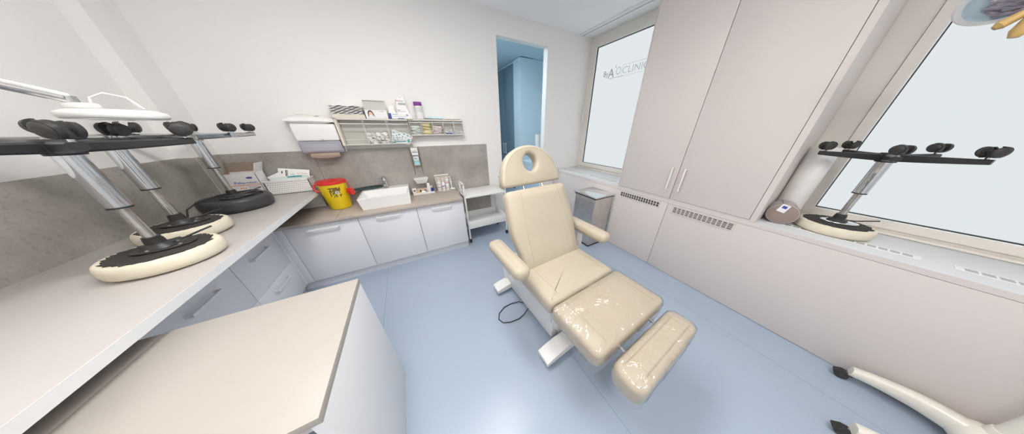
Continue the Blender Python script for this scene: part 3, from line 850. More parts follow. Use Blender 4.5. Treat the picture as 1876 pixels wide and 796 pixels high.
pb = thing('bottle_carton', 'open white display carton holding pump bottles at the end of the worktop', 'box', (.325, 2.775, .7305))
b = MB(); b.box(-.09, .09, -.045, .05, 0, .003, M['card']).box(-.09, .09, .047, .05, 0, .195, M['tan']).box(-.09, .09, .03, .05, .192, .205, M['card'])
b.box(-.09, -.087, -.045, .05, 0, .10, M['card']).box(.087, .09, -.045, .05, 0, .10, M['card'])
b.prism([(-.045, 0), (.05, 0), (.05, .195), (.02, .16)], 0, .003, M['card'], T(-.09, 0, 0) @ RZ(PI / 2) @ RX(PI / 2) @ Matrix.Identity(4))
b.build('carton_shell', pb, smooth=0)


def banded(marks):
    """white plastic with printed bands at given heights"""
    m = mat('printed_bottle_plastic', (.78, .77, .755), .35); nt = m.node_tree; b_ = nt.nodes['Principled BSDF']
    tc = nt.nodes.new('ShaderNodeTexCoord'); sx = nt.nodes.new('ShaderNodeSeparateXYZ')
    nt.links.new(tc.outputs['Object'], sx.inputs[0]); prev = (.78, .77, .755, 1); last = None
    for z0, z1, mm in marks:
        c = mm.node_tree.nodes['Principled BSDF'].inputs['Base Color'].default_value
        d = nt.nodes.new('ShaderNodeMath'); d.operation = 'COMPARE'; d.inputs[1].default_value = (z0 + z1) / 2; d.inputs[2].default_value = (z1 - z0) / 2
        mx = nt.nodes.new('ShaderNodeMix'); mx.data_type = 'RGBA'; mx.inputs[6].default_value = prev; mx.inputs[7].default_value = tuple(c)
        nt.links.new(sx.outputs[2], d.inputs[0]); nt.links.new(d.outputs[0], mx.inputs[0])
        if last: nt.links.new(last, mx.inputs[6])
        last = mx.outputs[2]
    nt.links.new(last, b_.inputs['Base Color'])
    return m


def pump(label, x, y, h, r, marks):
    t = thing('pump_bottle', label, 'bottle', (x, y, .734), 0, 'white pump bottles')
    MB().lathe([(0, 0), (r - .002, 0), (r, .003), (r, h - .012), (r - .006, h), (.011, h + .004), (.011, h + .008)], banded(marks), 24, cap=False).build('bottle_body', t)
    p = MB().lathe([(.012, h + .004), (.012, h + .022), (.006, h + .026), (.005, h + .045), (.010, h + .048), (.010, h + .056), (0, h + .058)], M['lampwhite'], 16)
    p.tube([(0, 0, h + .052), (-.008, -.02, h + .052), (-.010, -.028, h + .047)], .004, M['lampwhite'])
    p.build('pump_head', t)
    return t


pump('white pump bottle, leftmost in the display carton', .270, 2.745, .125, .026, ((.10, .105, M['grey_ink']), (.085, .09, M['red_ink']), (.05, .056, M['ink']), (.03, .033, M['grey_ink'])))
pump('short white pump bottle in the middle of the display carton', .322, 2.762, .105, .024, ((.055, .065, M['blue_ink']), (.03, .034, M['grey_ink']), (.018, .021, M['grey_ink'])))
pump('tallest white pump bottle, right of the middle in the carton', .375, 2.755, .145, .026, ((.12, .124, M['ink']), (.10, .108, M['red_ink']), (.09, .093, M['ink']), (.05, .053, M['grey_ink']), (.03, .033, M['red_ink'])))
pump('slim white pump bottle just outside the carton on its right', .425, 2.795, .115, .017, ((.08, .084, M['grey_ink']), (.05, .054, M['blue_ink'])))
packet('wipe_packet', 'small white wipe packet at the end of the worktop', 'packet', (.435, 2.735, .748), (.055, .04, .025), M['paper'], (.35, .1, -.3), prints=((-.4, .5, -.2, .1, M['grey_ink']),), seed=12)

# ================================================================== ON THE BACK WALL
pd = thing('paper_towel_dispenser', 'white wall paper towel dispenser with frosted lower window', 'dispenser', (-.722, YW - .0125, 1.275))
b = bmesh.new()
prof = [(-.012, .262), (-.085, .262), (-.105, .245), (-.112, .21), (-.112, .112), (-.012, .112)]
def yz_prism(mb, prof, x0, x1, m):
    mb.prism([(p[0], p[1]) for p in prof], x0, x1, m, Matrix(((0, 0, 1, 0), (1, 0, 0, 0), (0, 1, 0, 0), (0, 0, 0, 1))))
m1 = MB(); yz_prism(m1, prof, -.158, .158, M['white'])
o1 = m1.build('upper_cover', pd, smooth=30)
bv = o1.modifiers.new('b', 'BEVEL'); bv.width = .012; bv.segments = 4; bv.limit_method = 'ANGLE'
m2 = MB(); yz_prism(m2, [(-.012, .110), (-.110, .110), (-.108, .03), (-.095, .006), (-.08, 0), (-.012, 0)], -.156, .156, M['frostpl'])
o2 = m2.build('lower_window', pd, smooth=30)
bv = o2.modifiers.new('b', 'BEVEL'); bv.width = .014; bv.segments = 4; bv.limit_method = 'ANGLE'
MB().box(-.12, .12, -.095, -.02, .02, .05, M['paper'], .003).box(-.125, .125, -.09, -.02, .056, .085, M['paper'], .003).build('paper_stack', pd)
MB().box(-.16, .16, -.012, -.001, 0, .262, M['white'], .003).build('back_plate', pd)
MB().prism(ellipse(0, 0, .013, .004, 16), 0, .001, M['grey_ink'], FACE_Y(.03, -.1122, .122)).build('emblem', pd, smooth=0)
tw = MB()
b = bmesh.new()
g = [[b.verts.new((x, -.075 - .012 * math.sin(k * .8) - (.02 if k > 1 else 0) * (1 - abs(x) / .2), .012 - .016 * k - (.012 * (1 - (x / .11) ** 2) if k == 3 else 0))) for x in (-.11, -.055, 0, .055, .11)] for k in range(4)]
for k in range(3):
    for i in range(4): b.faces.new((g[k][i], g[k][i + 1], g[k + 1][i + 1], g[k + 1][i]))
bmesh.ops.solidify(b, geom=b.faces[:], thickness=.0015)
tw.merge(b, M['kraft']); tw.build('paper_towel', pd)
packet('wipes_pack', 'crinkled white wipes pack lying on top of the towel dispenser', 'packet', (-.735, YW - .062, 1.572), (.36, .12, .06), M['paper'], (0.3, .02, 0),
       prints=((-.15, .25, -.3, .1, M['ylw_pk']), (.2, .4, -.2, .2, M['grey_ink']), (-.5, .1, .5, .62, M['grey_ink']), (.3, .7, .5, .62, M['tan'])), seed=21)


# tip-out clear bin organisers
def organizer(label, x0, x1, n, z0, z1, depth):
    cx = (x0 + x1) / 2
    t = thing('bin_organizer', label, 'organizer', (cx, YW, z0)); h = z1 - z0; W = (x1 - x0) / 2
    f = MB(); e = .006
    f.box(-W - .02 if n == 3 else -W, W, -.012, -.001, 0, h, M['card_g'])
    f.box(-W - (.022 if n == 3 else 0), W, -depth, -.001, h - e, h, M['tan']).box(-W, W, -depth * .8, -.001, 0, e, M['tan'])
    st = 2 * W / n
    for k in range(n + 1):
        f.box(-W + k * st - .002, -W + k * st + .002, -depth * .92, -.001, 0, h, M['clearpl'])
    if n == 3: f.box(-W - .022, -W - .002, -depth, -.001, 0, h, M['tan'])
    f.build('organizer_frame', t, smooth=0)
    for k in range(n):
        a, b_ = -W + k * st + .003, -W + (k + 1) * st - .003
        c = MB()
        c.box(a, b_, -depth, -depth + .003, .010, h * .80, M['clearpl'])                      # front
        c.box(a, b_, -depth, -.014, .008, .011, M['clearpl'])                                # floor
        c.box(a, b_, -depth - .004, -depth + .004, h * .80, h * .80 + .006, M['white'])      # lip
        c.box(a, b_, -depth - .001, -depth + .002, h - .012, h - .007, M['white'])
        c.box(a, b_, -depth - .001, -depth + .002, .006, .012, M['white'])
        c.box(a, a + .003, -depth - .001, -depth + .002, .01, h - .01, M['white']).box(b_ - .003, b_, -depth - .001, -depth + .002, .01, h - .01, M['white'])
        c.box(a, b_, -depth - .001, -depth + .002, h * .22, h * .22 + .003, M['white'])
        c.build('tip_out_bin', t, smooth=0)
    return t


organizer('large three-compartment clear bin organiser on the wall beside the towel dispenser', -.535, .075, 3, 1.335, 1.585, .115)
organizer('small five-compartment clear bin organiser on the wall, right of the larger one', .082, .690, 5, 1.418, 1.588, .10)

# contents
rr = random.Random(11)
proto = MB().lathe([(0, 0), (.020, .001), (.023, .007), (.02, .013), (0, .014)], M['paper'], 16).box(-.024, .018, -.010, .010, .004, .012, M['paper'], .003).build('cotton_pad')
first = True
for k in range(20):
    c = proto if first else proto.copy()
    if not first: COL.objects.link(c)
    first = False
    row = k // 5
    c.location = (-.315 + (k % 5) * .036 + rr.uniform(-.006, .006), YW - .065 + rr.uniform(-.022, .015), 1.349 + row * .027 + rr.uniform(0, .006))
    c.rotation_euler = (rr.uniform(.2, 1.3), rr.uniform(-.4, .4), rr.uniform(0, 3))
    tag(c, 'white cotton pad heaped in the middle bin of the larger organiser', 'cotton pad', 'cotton pads in the middle bin')
pk = MB().box(-.018, .018, -.055, .055, 0, .004, M['wht_pk'], .001).box(-.012, .006, .032, .045, .004, .0046, M['teal_ink']).box(-.010, .010, -.04, -.01, .004, .0046, M['grey_ink']).box(-.012, .002, 0, .008, .004, .0046, M['blue_ink']).build('blister_pack', smooth=0)
for k in range(16):
    c = pk if k == 0 else pk.copy()
    if k: COL.objects.link(c)
    c.location = (-.095 + .0095 * k, YW - .09 + .004 * (k % 3), 1.425 - .055 * (k / 16) + rr.uniform(-.01, .01))
    c.rotation_euler = (PI / 2 - .12, rr.uniform(-.15, .65) * (.4 + k / 16), rr.uniform(-.15, .15))
    tag(c, 'white and teal blister pack in the right bin of the larger organiser', 'packet', 'blister packs in the right bin')
o = MB().box(-.075, .075, -.02, .02, 0, .032, M['card'], .001).box(-.06, .04, -.0206, -.0195, .008, .022, M['teal_ink']).box(-.075, -.062, -.0206, -.0195, 0, .032, M['teal_ink']).box(.05, .075, -.0206, -.0195, 0, .032, M['teal_ink']).build('flat_box', smooth=0)
o.location = (-.025, YW - .085, 1.3475); tag(o, 'flat white box with teal print at the bottom of the right bin', 'box')
for bi, (m, nn, lab, grp, nm) in enumerate((('grn_pk', 7, 'pale green packet in the leftmost small bin', 'packets in the first small bin', 'foil_packet'),
                                    ('ylw_pk', 8, 'yellow packet in the second small bin from the left', 'packets in the second small bin', 'foil_packet'),
                                    ('pink_pk', 7, 'pale pink packet in the third small bin from the left', 'packets in the third small bin', 'foil_packet'),
                                    ('wht_pk', 5, 'pale packet in the fourth small bin from the left', 'packets in the fourth small bin', 'foil_packet'),
                                    ('wht_pk', 3, 'pale packet in the rightmost small bin', 'packets in the last small bin', 'foil_packet'))):
    p0 = MB().box(-.045, .045, -.014, .014, 0, .006, M[m], .002).box(-.03, .025, -.006, .004, .006, .0066, M['white'] if m != 'wht_pk' else M['grey_ink']).build(nm, smooth=0)
    x = .082 + .1216 * (bi + .5)
    for k in range(nn):
        c = p0 if k == 0 else p0.copy()
        if k: COL.objects.link(c)
        c.location = (x + rr.uniform(-.006, .006), YW - .062 + rr.uniform(-.012, .01), 1.436 + k * (.0125 if bi != 1 else .0145))
        c.rotation_euler = (rr.uniform(.3, .9), rr.uniform(-.3, .3), rr.uniform(-.15, .15))
        tag(c, lab, 'packet', grp)
o = MB().box(-.038, .038, -.012, .012, 0, .028, M['navy'], .002).build('dark_box', smooth=30); o.location = (.082 + .1216 * 3.5, YW - .083, 1.432); tag(o, 'small dark blue box in the fourth small bin', 'box')
for q in (o,): q.scale = (1, .8, .4)

# on top of the organisers
st = thing('sheet_stack', 'stack of folded grey-white sheets in a tan tray on the larger organiser', 'paper', (-.425, YW - .062, 1.5855))
MB().box(-.125, .128, -.05, .05, 0, .035, M['tan'], .001).build('tray_box', st, smooth=0)
nl = 9
sh = MB()
for k in range(nl):
    b = bmesh.new(); z = .036 + k * .0085; N = 14
    A = [[b.verts.new((-.132 + .255 * i / N, y, z + .0045 * math.sin(i * 1.1 + k * 1.9) + dz)) for i in range(N + 1)] for (y, dz) in ((-.055, 0), (.048, 0), (.048, .0058), (-.055, .0058))]
    for j in range(4):
        for i in range(N): b.faces.new((A[j][i], A[j][i + 1], A[(j + 1) % 4][i + 1], A[(j + 1) % 4][i]))
    for i in (0, N): b.faces.new([A[j][i] for j in range(4)])
    bmesh.ops.recalc_face_normals(b, faces=b.faces[:])
    sh.merge(b, M['card_g'] if k % 2 else M['card'])
sh.build('folded_sheets', st, smooth=30)

mk = thing('mask_box', 'open face mask box with a masked woman printed on its front', 'box', (-.192, YW - .062, 1.5855))
b = MB().box(-.098, .098, -.055, -.052, 0, .078, M['card']).box(-.098, -.095, -.055, .045, 0, .075, M['card']).box(.095, .098, -.055, .045, 0, .075, M['card']).box(-.098, .098, .042, .045, 0, .075, M['card_g']).box(-.095, .095, -.052, .042, .0, .06, M['paper'])
b.build('box_body', mk, smooth=0)
MB().box(-.095, .098, 0, .003, 0, .10, M['card_g'], mtx=T(-.003, .042, .075) @ RX(.12)).box(-.096, .096, -.014, 0, .096, .10, M['card'], mtx=T(-.003, .042, .075) @ RX(.12)).build('lid', mk, smooth=0)
pc = MB(); F = lambda x, z, d: FACE_Y(x, -.0553 - d, z)
pc.prism(ellipse(0, 0, .024, .031, 24), 0, .0004, M['hair'], F(-.05, .045, .0002))
pc.prism([(-.028, -.036), (-.018, .0), (-.024, .01)], 0, .0004, M['hair'], F(-.048, .04, .0002)); pc.prism([(.034, -.036), (.02, 0), (.024, .01)], 0, .0004, M['hair'], F(-.05, .04, .0002))
pc.prism(ellipse(0, 0, .017, .024, 24), 0, .0004, M['skin'], F(-.050, .038, .0007))
pc.prism([(-.017, -.016), (0, -.022), (.017, -.016), (.016, .002), (0, .006), (-.016, .002)], 0, .0004, M['white'], F(-.050, .030, .0012))
for x in (-.008, .008): pc.box(-.003, .003, -.001, .001, 0, .0004, M['hair'], mtx=F(-.05 + x, .043, .0012))
pc.box(.03, .07, -.002, .003, 0, .0004, M['grey_ink'], mtx=F(0, .066, .0002)); pc.box(.06, .085, -.001, .002, 0, .0004, M['grey_ink'], mtx=F(0, .012, .0002))
pc.build('printed_picture', mk, smooth=0)

gb = thing('glove_box', 'white glove box with blue end and small blue logo on the shelf', 'box', (.020, YW - .065, 1.5885))
b = MB().box(-.105, .112, -.05, .048, 0, .052, M['card'], .001).box(-.105, -.084, -.0506, -.0495, 0, .052, M['blue_ink']).box(-.07, -.02, -.0506, -.0495, .040, .044, M['blue_ink'])
for k in range(7): b.box(-.07 + k * .018, -.058 + k * .018, -.0506, -.0495, .02, .024, M['grey_ink'])
b.box(.085, .108, -.0506, -.0495, 0, .006, M['ylw_pk']).box(-.03, .03, -.0506, -.0495, 0, .006, M['blue_ink'])
b.lathe([(.004, 0), (.004, .0006), (.009, .0006), (.009, 0)], M['blue_ink'], 18, FACE_Y(.065, -.0500, .036), cap=False)
b.build('box_body', gb, smooth=0)


def bag(name, label, cat, loc, w, d, h, m, seed, prints=()):
    rr = random.Random(seed); b = bmesh.new(); rings = []; n = 20
    for k in range(9):
        f = k / 8; wd = w / 2 * (1 - .12 * math.sin(f * PI)) * (1 - .35 * f ** 2.2); dd = d / 2 * (1 - .8 * f)
        rings.append([b.verts.new((math.copysign(abs(math.cos(a)) ** .6, math.cos(a)) * wd * (1 + rr.uniform(-.07, .07)), math.copysign(abs(math.sin(a)) ** .6, math.sin(a)) * dd * (1 + rr.uniform(-.15, .15)), h * f + (rr.uniform(-.006, .006) if k > 0 else 0) + (.02 * math.cos(a) if k == 8 else 0))) for a in [2 * PI * i / n for i in range(n)]])
    for A, B in zip(rings, rings[1:]):
        for i in range(n): b.faces.new((A[i], A[(i + 1) % n], B[(i + 1) % n], B[i]))
    b.faces.new(rings[0][::-1]); b.faces.new(rings[-1])
    bmesh.ops.recalc_face_normals(b, faces=b.faces[:])
    mb = MB().merge(b, m)
    for (x0, x1, z0, z1, pm) in prints: mb.box(x0, x1, -d * .5 * (1 - .75 * z0 / h) - .004, -d * .5 * (1 - .75 * z0 / h) - .003, z0, z1, pm)
    o = mb.build(name, smooth=60); o.location = loc
    return tag(o, label, cat)


bag('refill_pouch', 'white refill pouch standing on the glove box', 'pouch', (.055, YW - .065, 1.641), .125, .075, .15, M['paper'], 31,
    ((-.05, .0, .118, .122, M['red_ink']), (.0, .025, .116, .120, M['teal_ink']), (-.05, -.02, .03, .036, M['grey_ink']), (-.05, .03, .018, .021, M['grey_ink']), (-.03, .04, .085, .10, M['grey_ink'])))
bag('tissue_wad', 'loose white tissue wad on the glove box left of the pouch', 'tissue', (-.048, YW - .06, 1.641), .075, .065, .075, M['paper'], 33)
pb2 = thing('powder_bottle', 'white bottle with a purple cap on the shelf', 'bottle', (.215, YW - .065, 1.5885))
MB().lathe([(0, 0), (.038, 0), (.041, .004), (.041, .125), (.037, .135)], M['lampwhite'], 28, cap=False).build('bottle_body', pb2)
MB().lathe([(.041, .135), (.043, .137), (.043, .168), (.040, .172), (0, .172)], M['purple'], 28).build('cap', pb2)
l = MB()
for k in range(7):
    l.lathe([(.0414, .072 + k * .007), (.0414, .0745 + k * .007)], M['grey_ink'], 36, cap=False)
bmesh.ops.delete(l.bm, geom=[f for f in l.bm.faces if f.calc_center_median().y > -.020], context='FACES')
l.build('printed_label', pb2)
packet('blue_packet', 'light blue packet lying on the smaller organiser beside the purple-capped bottle', 'packet', (.368, YW - .06, 1.606), (.20, .09, .032), M['ltblue'], (.1, .03, .04), prints=((-.4, -.1, -.3, .2, M['wht_pk']), (.2, .6, -.1, .3, M['wht_pk'])), seed=41)
packet('white_packet', 'flat white packet at the right end of the smaller organiser', 'packet', (.585, YW - .06, 1.601), (.20, .085, .022), M['paper'], (.06, -.01, -.03), prints=((.1, .35, -.1, .2, M['blue_ink']), (-.6, -.2, .0, .15, M['grey_ink'])), seed=42)

# soap rack on the splashback
rk = thing('wire_soap_rack', 'chrome wire soap rack hanging on the splashback right of the tap', 'rack', (.072, YW - .012, .97))
r = MB()
for x in (-.045, .045):
    r.tube([(x, -.002, 0), (x, -.002, .325)], .0042, M['wire']).tube([(x, -.05, .11), (x, -.05, .325)], .0042, M['wire'])
for z in (.0, .05, .11, .16, .22, .27, .322):
    fr = -.05 if z >= .11 else -.002
    r.tube([(-.045, -.002, z), (-.045, fr, z), (.045, fr, z), (.045, -.002, z)], .0036, M['wire'])
for k in range(9): r.tube([(-.045, -.002 if k % 2 else -.048, .12 + k * .022), (-.045, -.048 if k % 2 else -.002, .142 + k * .022)], .003, M['wire'])
r.build('rack_frame', rk)
sd = thing('soap_dispenser', 'white soap pump unit in the top of the wire rack', 'dispenser', (.072, YW - .042, 1.20))
MB().box(-.036, .036, -.022, .024, .0, .035, M['wht_pk'], .004).box(-.038, .038, -.03, .024, .035, .085, M['lampwhite'], .006).build('unit_body', sd)
MB().box(-.014, .014, -.05, -.026, .045, .062, M['tan'], .005).build('push_lever', sd)
so = thing('soap_bottle', 'soap bottle with aqua label in the wire rack', 'bottle', (.072, YW - .038, 1.083))
MB().box(-.032, .032, -.02, .018, 0, .108, M['lampwhite'], .008, 3).build('bottle_body', so)
MB().box(-.027, .027, -.0212, -.0198, .012, .070, M['teal_lbl']).box(-.022, .012, -.0214, -.0198, .078, .084, M['ink']).box(-.018, .02, -.0216, -.0210, .05, .053, M['white']).box(-.02, .01, -.0216, -.0210, .04, .043, M['white']).build('label', so, smooth=0)
dt = MB()
b = bmesh.new()
lo = [b.verts.new(p) for p in ((-.055, -.085, 0), (.055, -.085, 0), (.055, -.002, 0), (-.055, -.002, 0))]
hi = [b.verts.new(p) for p in ((-.078, -.105, .055), (.078, -.105, .055), (.078, -.001, .055), (-.078, -.001, .055))]
for k in range(4): b.faces.new((lo[k], lo[(k + 1) % 4], hi[(k + 1) % 4], hi[k]))
b.faces.new(lo[::-1]); b.faces.new(hi)
bmesh.ops.recalc_face_normals(b, faces=b.faces[:])
dt.merge(b, M['lampwhite']); dt.box(-.081, .081, -.108, -.001, .055, .064, M['white'], .002)
o = dt.build('drip_tray', smooth=30); o.location = (.072, YW - .013, .862); tag(o, 'white drip tray fixed to the splashback below the wire rack', 'tray')

# ================================================================== TROLLEY
tr = thing('utility_trolley', 'white two-shelf trolley on castors beside the doorway', 'trolley', (.80, 2.62, 0))
X0, X1, Y0, Y1 = .502 - .80, 1.095 - .80, 2.415 - 2.62, 2.82 - 2.62
MB().box(X0 + .012, X1 - .012, Y0, Y1, .675, .695, M['white'], .003).build('top_shelf', tr, smooth=30)
b = MB().box(X0 + .012, X1 - .012, Y0 + .012, Y1 - .012, .225, .24, M['white'])
b.box(X0 + .012, X1 - .012, Y0, Y0 + .014, .225, .335, M['white'], .003).box(X0 + .012, X1 - .012, Y1 - .014, Y1, .225, .335, M['white'], .003)
b.box(X0 + .012, X0 + .026, Y0 + .014, Y1 - .014, .225, .335, M['white'], .003).box(X1 - .026, X1 - .012, Y0 + .014, Y1 - .014, .225, .335, M['white'], .003)
b.build('lower_tray', tr, smooth=30)
MB().box(X0 + .07, X0 + .10, Y0 + .05, Y1 - .05, .2405, .25, M['paper']).build('tray_liner', tr, smooth=0)
for sx, x in ((-1, X0), (1, X1 - .02)):
    for y in (Y0 + .005, Y1 - .025):
        leg = MB().box(x, x + .02, y, y + .02, .065, .676, M['white'], .003).build('leg', tr, smooth=30)
        c = MB().cyl((x + .01, y + .01, .066), (x + .01, y + .01, .045), .006, M['chrome'], n=10)
        for q in (-.014, .004):
            c.lathe([(0, 0), (.024, 0), (.0275, .003), (.0275, .008), (.024, .011), (0, .011)], M['wheel'], 20, T(x + .01 + q, y + .01, .0285) @ RY(PI / 2))
        c.build('castor', leg)
    h = MB(); y0, y1 = Y0 + .005, Y0 + .205
    h.box(x, x + .02, y0, y0 + .02, .676, .865, M['white'], .003).box(x, x + .02, y1, y1 + .018, .676, .865, M['white'], .003)
    h.box(x, x + .02, y0, y1 + .018, .85, .868, M['white'], .003).box(x + .006, x + .014, y0, y1, .765, .775, M['white'])
    h.build('handle', tr, smooth=30)

# ================================================================== STEEL PEDAL BIN
pbn = thing('pedal_bin', 'brushed steel pedal bin in the corner by the window', 'bin', (2.075, 1.690, 0))
MB().box(-.165, .165, -.175, .175, .035, .690, M['steel'], .004).box(-.168, -.158, -.17, .17, .04, .65, M['steel']).build('bin_body', pbn, smooth=30)
MB().box(-.185, .185, -.195, .195, .707, .725, M['steel_lid'], .005).box(-.175, .175, -.185, .185, .690, .707, M['blk'], .003).build('lid', pbn, smooth=30)
MB().box(-.175, .175, -.185, .185, .0, .022, M['blk'], .004).box(-.17, .17, -.18, .18, .022, .036, M['steel']).build('base', pbn, smooth=30)
MB().box(-.225, -.17, .0, .09, .012, .03, M['tan_and_reflection'], .006).build('pedal', pbn, smooth=30)  # golden reflection on the pedal, put into its colour
MB().box(.168, .185, -.19, -.16, .03, .71, M['steel_lid'], .003).box(.168, .185, .16, .19, .03, .71, M['steel_lid'], .003).build('rear_hinge', pbn, smooth=30)

# ================================================================== BOLSTER AND PAPER ROLL on the right sill
bo = thing('bolster', 'taupe round bolster lying on the window sill against the cupboard side', 'bolster', (2.405, .178, .826))
ln = .125; ra = .08
mt = T(0, 0, ra) @ RZ(.22) @ RY(PI / 2)
ra_z = lambda r_, z: (r_, z)
MB().lathe([(ra - .012, -.012), (ra - .002, -.006), (ra, .004), (ra, ln)], M['bolster_s'], 40, mt, cap=False).lathe([(ra - .01, ln), (0, ln)], M['bolster'], 40, mt, cap=False).build('side_cover', bo, smooth=40)
MB().lathe([(0, -.014), (ra - .012, -.012), (ra - .006, -.009)], M['bolster'], 40, mt, cap=False).build('end_cap', bo, smooth=40)
MB().tube([tuple(mt @ Vector((ra * math.cos(a), ra * math.sin(a), .0))) for a in [2 * PI * k / 40 for k in range(40)]], .003, M['bolster'], closed=True).tube([tuple(mt @ Vector((-(ra + .001) * math.cos(.3), (ra + .001) * math.sin(.3), z))) for z in (.0, .06, .12)], .0015, M['ink']).build('seam', bo)
MB().box(-.03, .03, -.022, .022, 0, .0015, M['card'], mtx=mt @ T(-.045, .012, -.0165) @ RZ(.25)).box(-.02, .0, -.012, .012, -.001, 0, M['blue_ink'], mtx=mt @ T(-.045, .012, -.0165) @ RZ(.25)).build('care_label', bo, smooth=0)
pr = thing('couch_paper_roll', 'white couch paper roll standing on the sill behind the bolster', 'paper roll', (2.615, .192, .826))
MB().lathe([(0, 0), (.066, 0), (.068, .004), (.068, .546), (.066, .55), (.022, .55), (.020, .548)], M['rollpaper'], 40, cap=False).build('paper', pr)
MB().lathe([(.022, .552), (.019, .552), (.019, .40)], M['kraft'], 20, cap=False).build('core', pr)

# ================================================================== TREATMENT CHAIR
TH = math.radians(3.0)
chair = thing('treatment_chair', 'cream leatherette treatment chair with raised back in the middle of the room', 'treatment chair', (.833, .80, 0), TH)
# local frame: +x right, -y towards the feet, seat top at .56
# local helpers: points measured from the chair's centre line; y' = y - .80
def cush(name, out, thick, rad, mtx, stitches, parent=chair, hole=None, crown=.014, film=None, m='seat'):
    o = MB().pad(out, thick, rad, M[m], crown, hole, mtx).build(name, parent, smooth=50)
    if stitches:
        s = MB()
        for st_ in stitches: s.tube([mtx @ Vector(p) for p in st_], .0011, M['stitch'], 5)
        s.build('stitching', o)
    return o


def seatstitch(hx, y0, y1, z, bow=.0):
    return [[(sx * (hx - bow * ((k / 8 - .5) ** 2) * 4), y0 + (y1 - y0) * k / 8, z) for k in range(9)] for sx in (-1, 1)]


# seat: y from .62 to 1.06 ; width .61
cush('seat', rrect(-.305, .305, -.178, .235, [.03, .05, .05, .03]), .115, .035, T(0, 0, .447), seatstitch(.222, -.142, .19, .1292))
# leg cushion: y .275 -> .615
LEGM = T(0, -.36, .447)
lego = cush('leg_cushion', rrect(-.315, .315, -.168, .172, [.045, .03, .03, .045]), .115, .03, LEGM, seatstitch(.228, -.135, .135, .1292))
FOOTM = T(.0, -.645, .432)
footo = cush('foot_cushion', rrect(-.285, .285, -.066, .080, [.05, .05, .05, .05]), .12, .032, FOOTM, seatstitch(.19, -.048, .062, .1342))


def film(parent, out, t, rad, mtx, drop, seed):
    """loose clear cover: same outline a little larger, open underneath"""
    b = bmesh.new(); rr = random.Random(seed)
    P = [Vector((x, y)) for x, y in out]
    c = sum(P, Vector((0, 0))) / len(P)
    dens = []
    for i in range(len(P)):                      # resample so the skirt can ruffle
        a, d = P[i], P[(i + 1) % len(P)]; n = max(1, int((d - a).length / .02))
        dens += [a + (d - a) * k / n for k in range(n)]
    rings = []
    for (inset, z, jit) in ((-.002, drop, .006), (-.003, t * .35, .004), (-.004, t - rad, .002), (.004, t - rad * .25, .0015), (.022, t + .006, .001), (.06, t + .017, 0)):
        rings.append([b.verts.new((c.x + (p.x - c.x) * (1 - inset / max(.05, (p - c).length)) + rr.uniform(-jit, jit) * .6, c.y + (p.y - c.y) * (1 - inset / max(.05, (p - c).length)) + rr.uniform(-jit, jit) * .6, z + rr.uniform(-jit, jit) * .5)) for p in dens])
    n = len(dens)
    for A, B in zip(rings, rings[1:]):
        for k in range(n): b.faces.new((A[k], A[(k + 1) % n], B[(k + 1) % n], B[k]))
    b.faces.new(rings[-1])
    bmesh.ops.recalc_face_normals(b, faces=b.faces[:])
    return MB().merge(b, M['film'], mtx).build('plastic_cover', parent, smooth=60)


film(lego, rrect(-.317, .317, -.170, .174, [.045, .03, .03, .045]), .118, .03, LEGM, -.02, 5)
film(footo, rrect(-.287, .287, -.068, .082, [.05] * 4), .123, .032, FOOTM, -.012, 6)
# backrest: starts y 1.02 z .53, leans back
A_B = math.radians(63)
BM = T(0, .215, .52) @ RX(A_B)
bo_ = [(-.245, .0), (.245, .0)]
bout = []
def lerp_out(w0, w1, w2, L, r):
    pts = []
    n = 10
    for k in range(n + 1):
        f = k / n
        w = w0 + (w1 - w0) * min(1, f / .55) if f < .55 else w1 + (w2 - w1) * ((f - .55) / .45)
        pts.append((w, f * (L - r)))
    for k in range(1, 9):
        a = PI / 2 * k / 8; pts.append((w2 - r + r * math.cos(a), L - r + r * math.sin(a)))
    return pts
half = lerp_out(.262, .30, .285, .60, .05)
bout = half + [(-x, y) for x, y in reversed(half)]
bst = []
for sx in (-1, 1):
    bst.append([(sx * (.205 + .0 * k - .035 * (k / 8) ** 2), .03 + .535 * k / 8, .1142) for k in range(9)])
cush('backrest', bout, .10, .035, BM, bst)
# headrest: rounded top with face hole
HM = T(0, .52, 1.082) @ RX(math.radians(70))
hout = [(-.258, .0), (.258, .0), (.272, .02), (.262, .07)]
N = 22
hout += [(.255 * math.cos(a), .07 + .225 * math.sin(a)) for a in [PI * k / N for k in range(1, N)]]
hout += [(-.262, .07), (-.272, .02)]
hole = ellipse(0, .165, .062, .068, 28)
ho = cush('headrest', hout, .085, .022, HM, [[(.238 * math.cos(a), .062 + .21 * math.sin(a), .0852) for a in [PI * k / 24 for k in range(1, 24)]]], hole=hole)
br = MB()
for x in (-.09, .09): br.cyl(BM @ Vector((x, .52, .045)), HM @ Vector((x, .06, .04)), .007, M['chrome'], n=12)
br.build('headrest_rod', chair)
# armrests
for sx in (-1, 1):
    am_ = MB().pad(rrect(-.056, .056, -.225, .215, [.05, .045, .045, .05]), .085, .036, M['seat'], .004, mtx=T(sx * .392, .195, .665)).build('armrest', chair, smooth=50)
    MB().tube([(sx * .385 - .046 * 1, .19 + y, .728) for y in (-.19, -.1, 0, .1, .18)], .0014, M['stitch'], 5).tube([(sx * .385 + .046, .19 + y, .728) for y in (-.19, -.1, 0, .1, .18)], .0014, M['stitch'], 5).build('stitching', am_)
    MB().box(sx * .385 - .015, sx * .385 + .015, .22, .26, .50, .67, M['white'], .004).box(min(sx * .385, sx * .24) , max(sx * .385, sx * .24), .225, .255, .49, .515, M['white'], .003).build('armrest_bracket', chair, smooth=30)
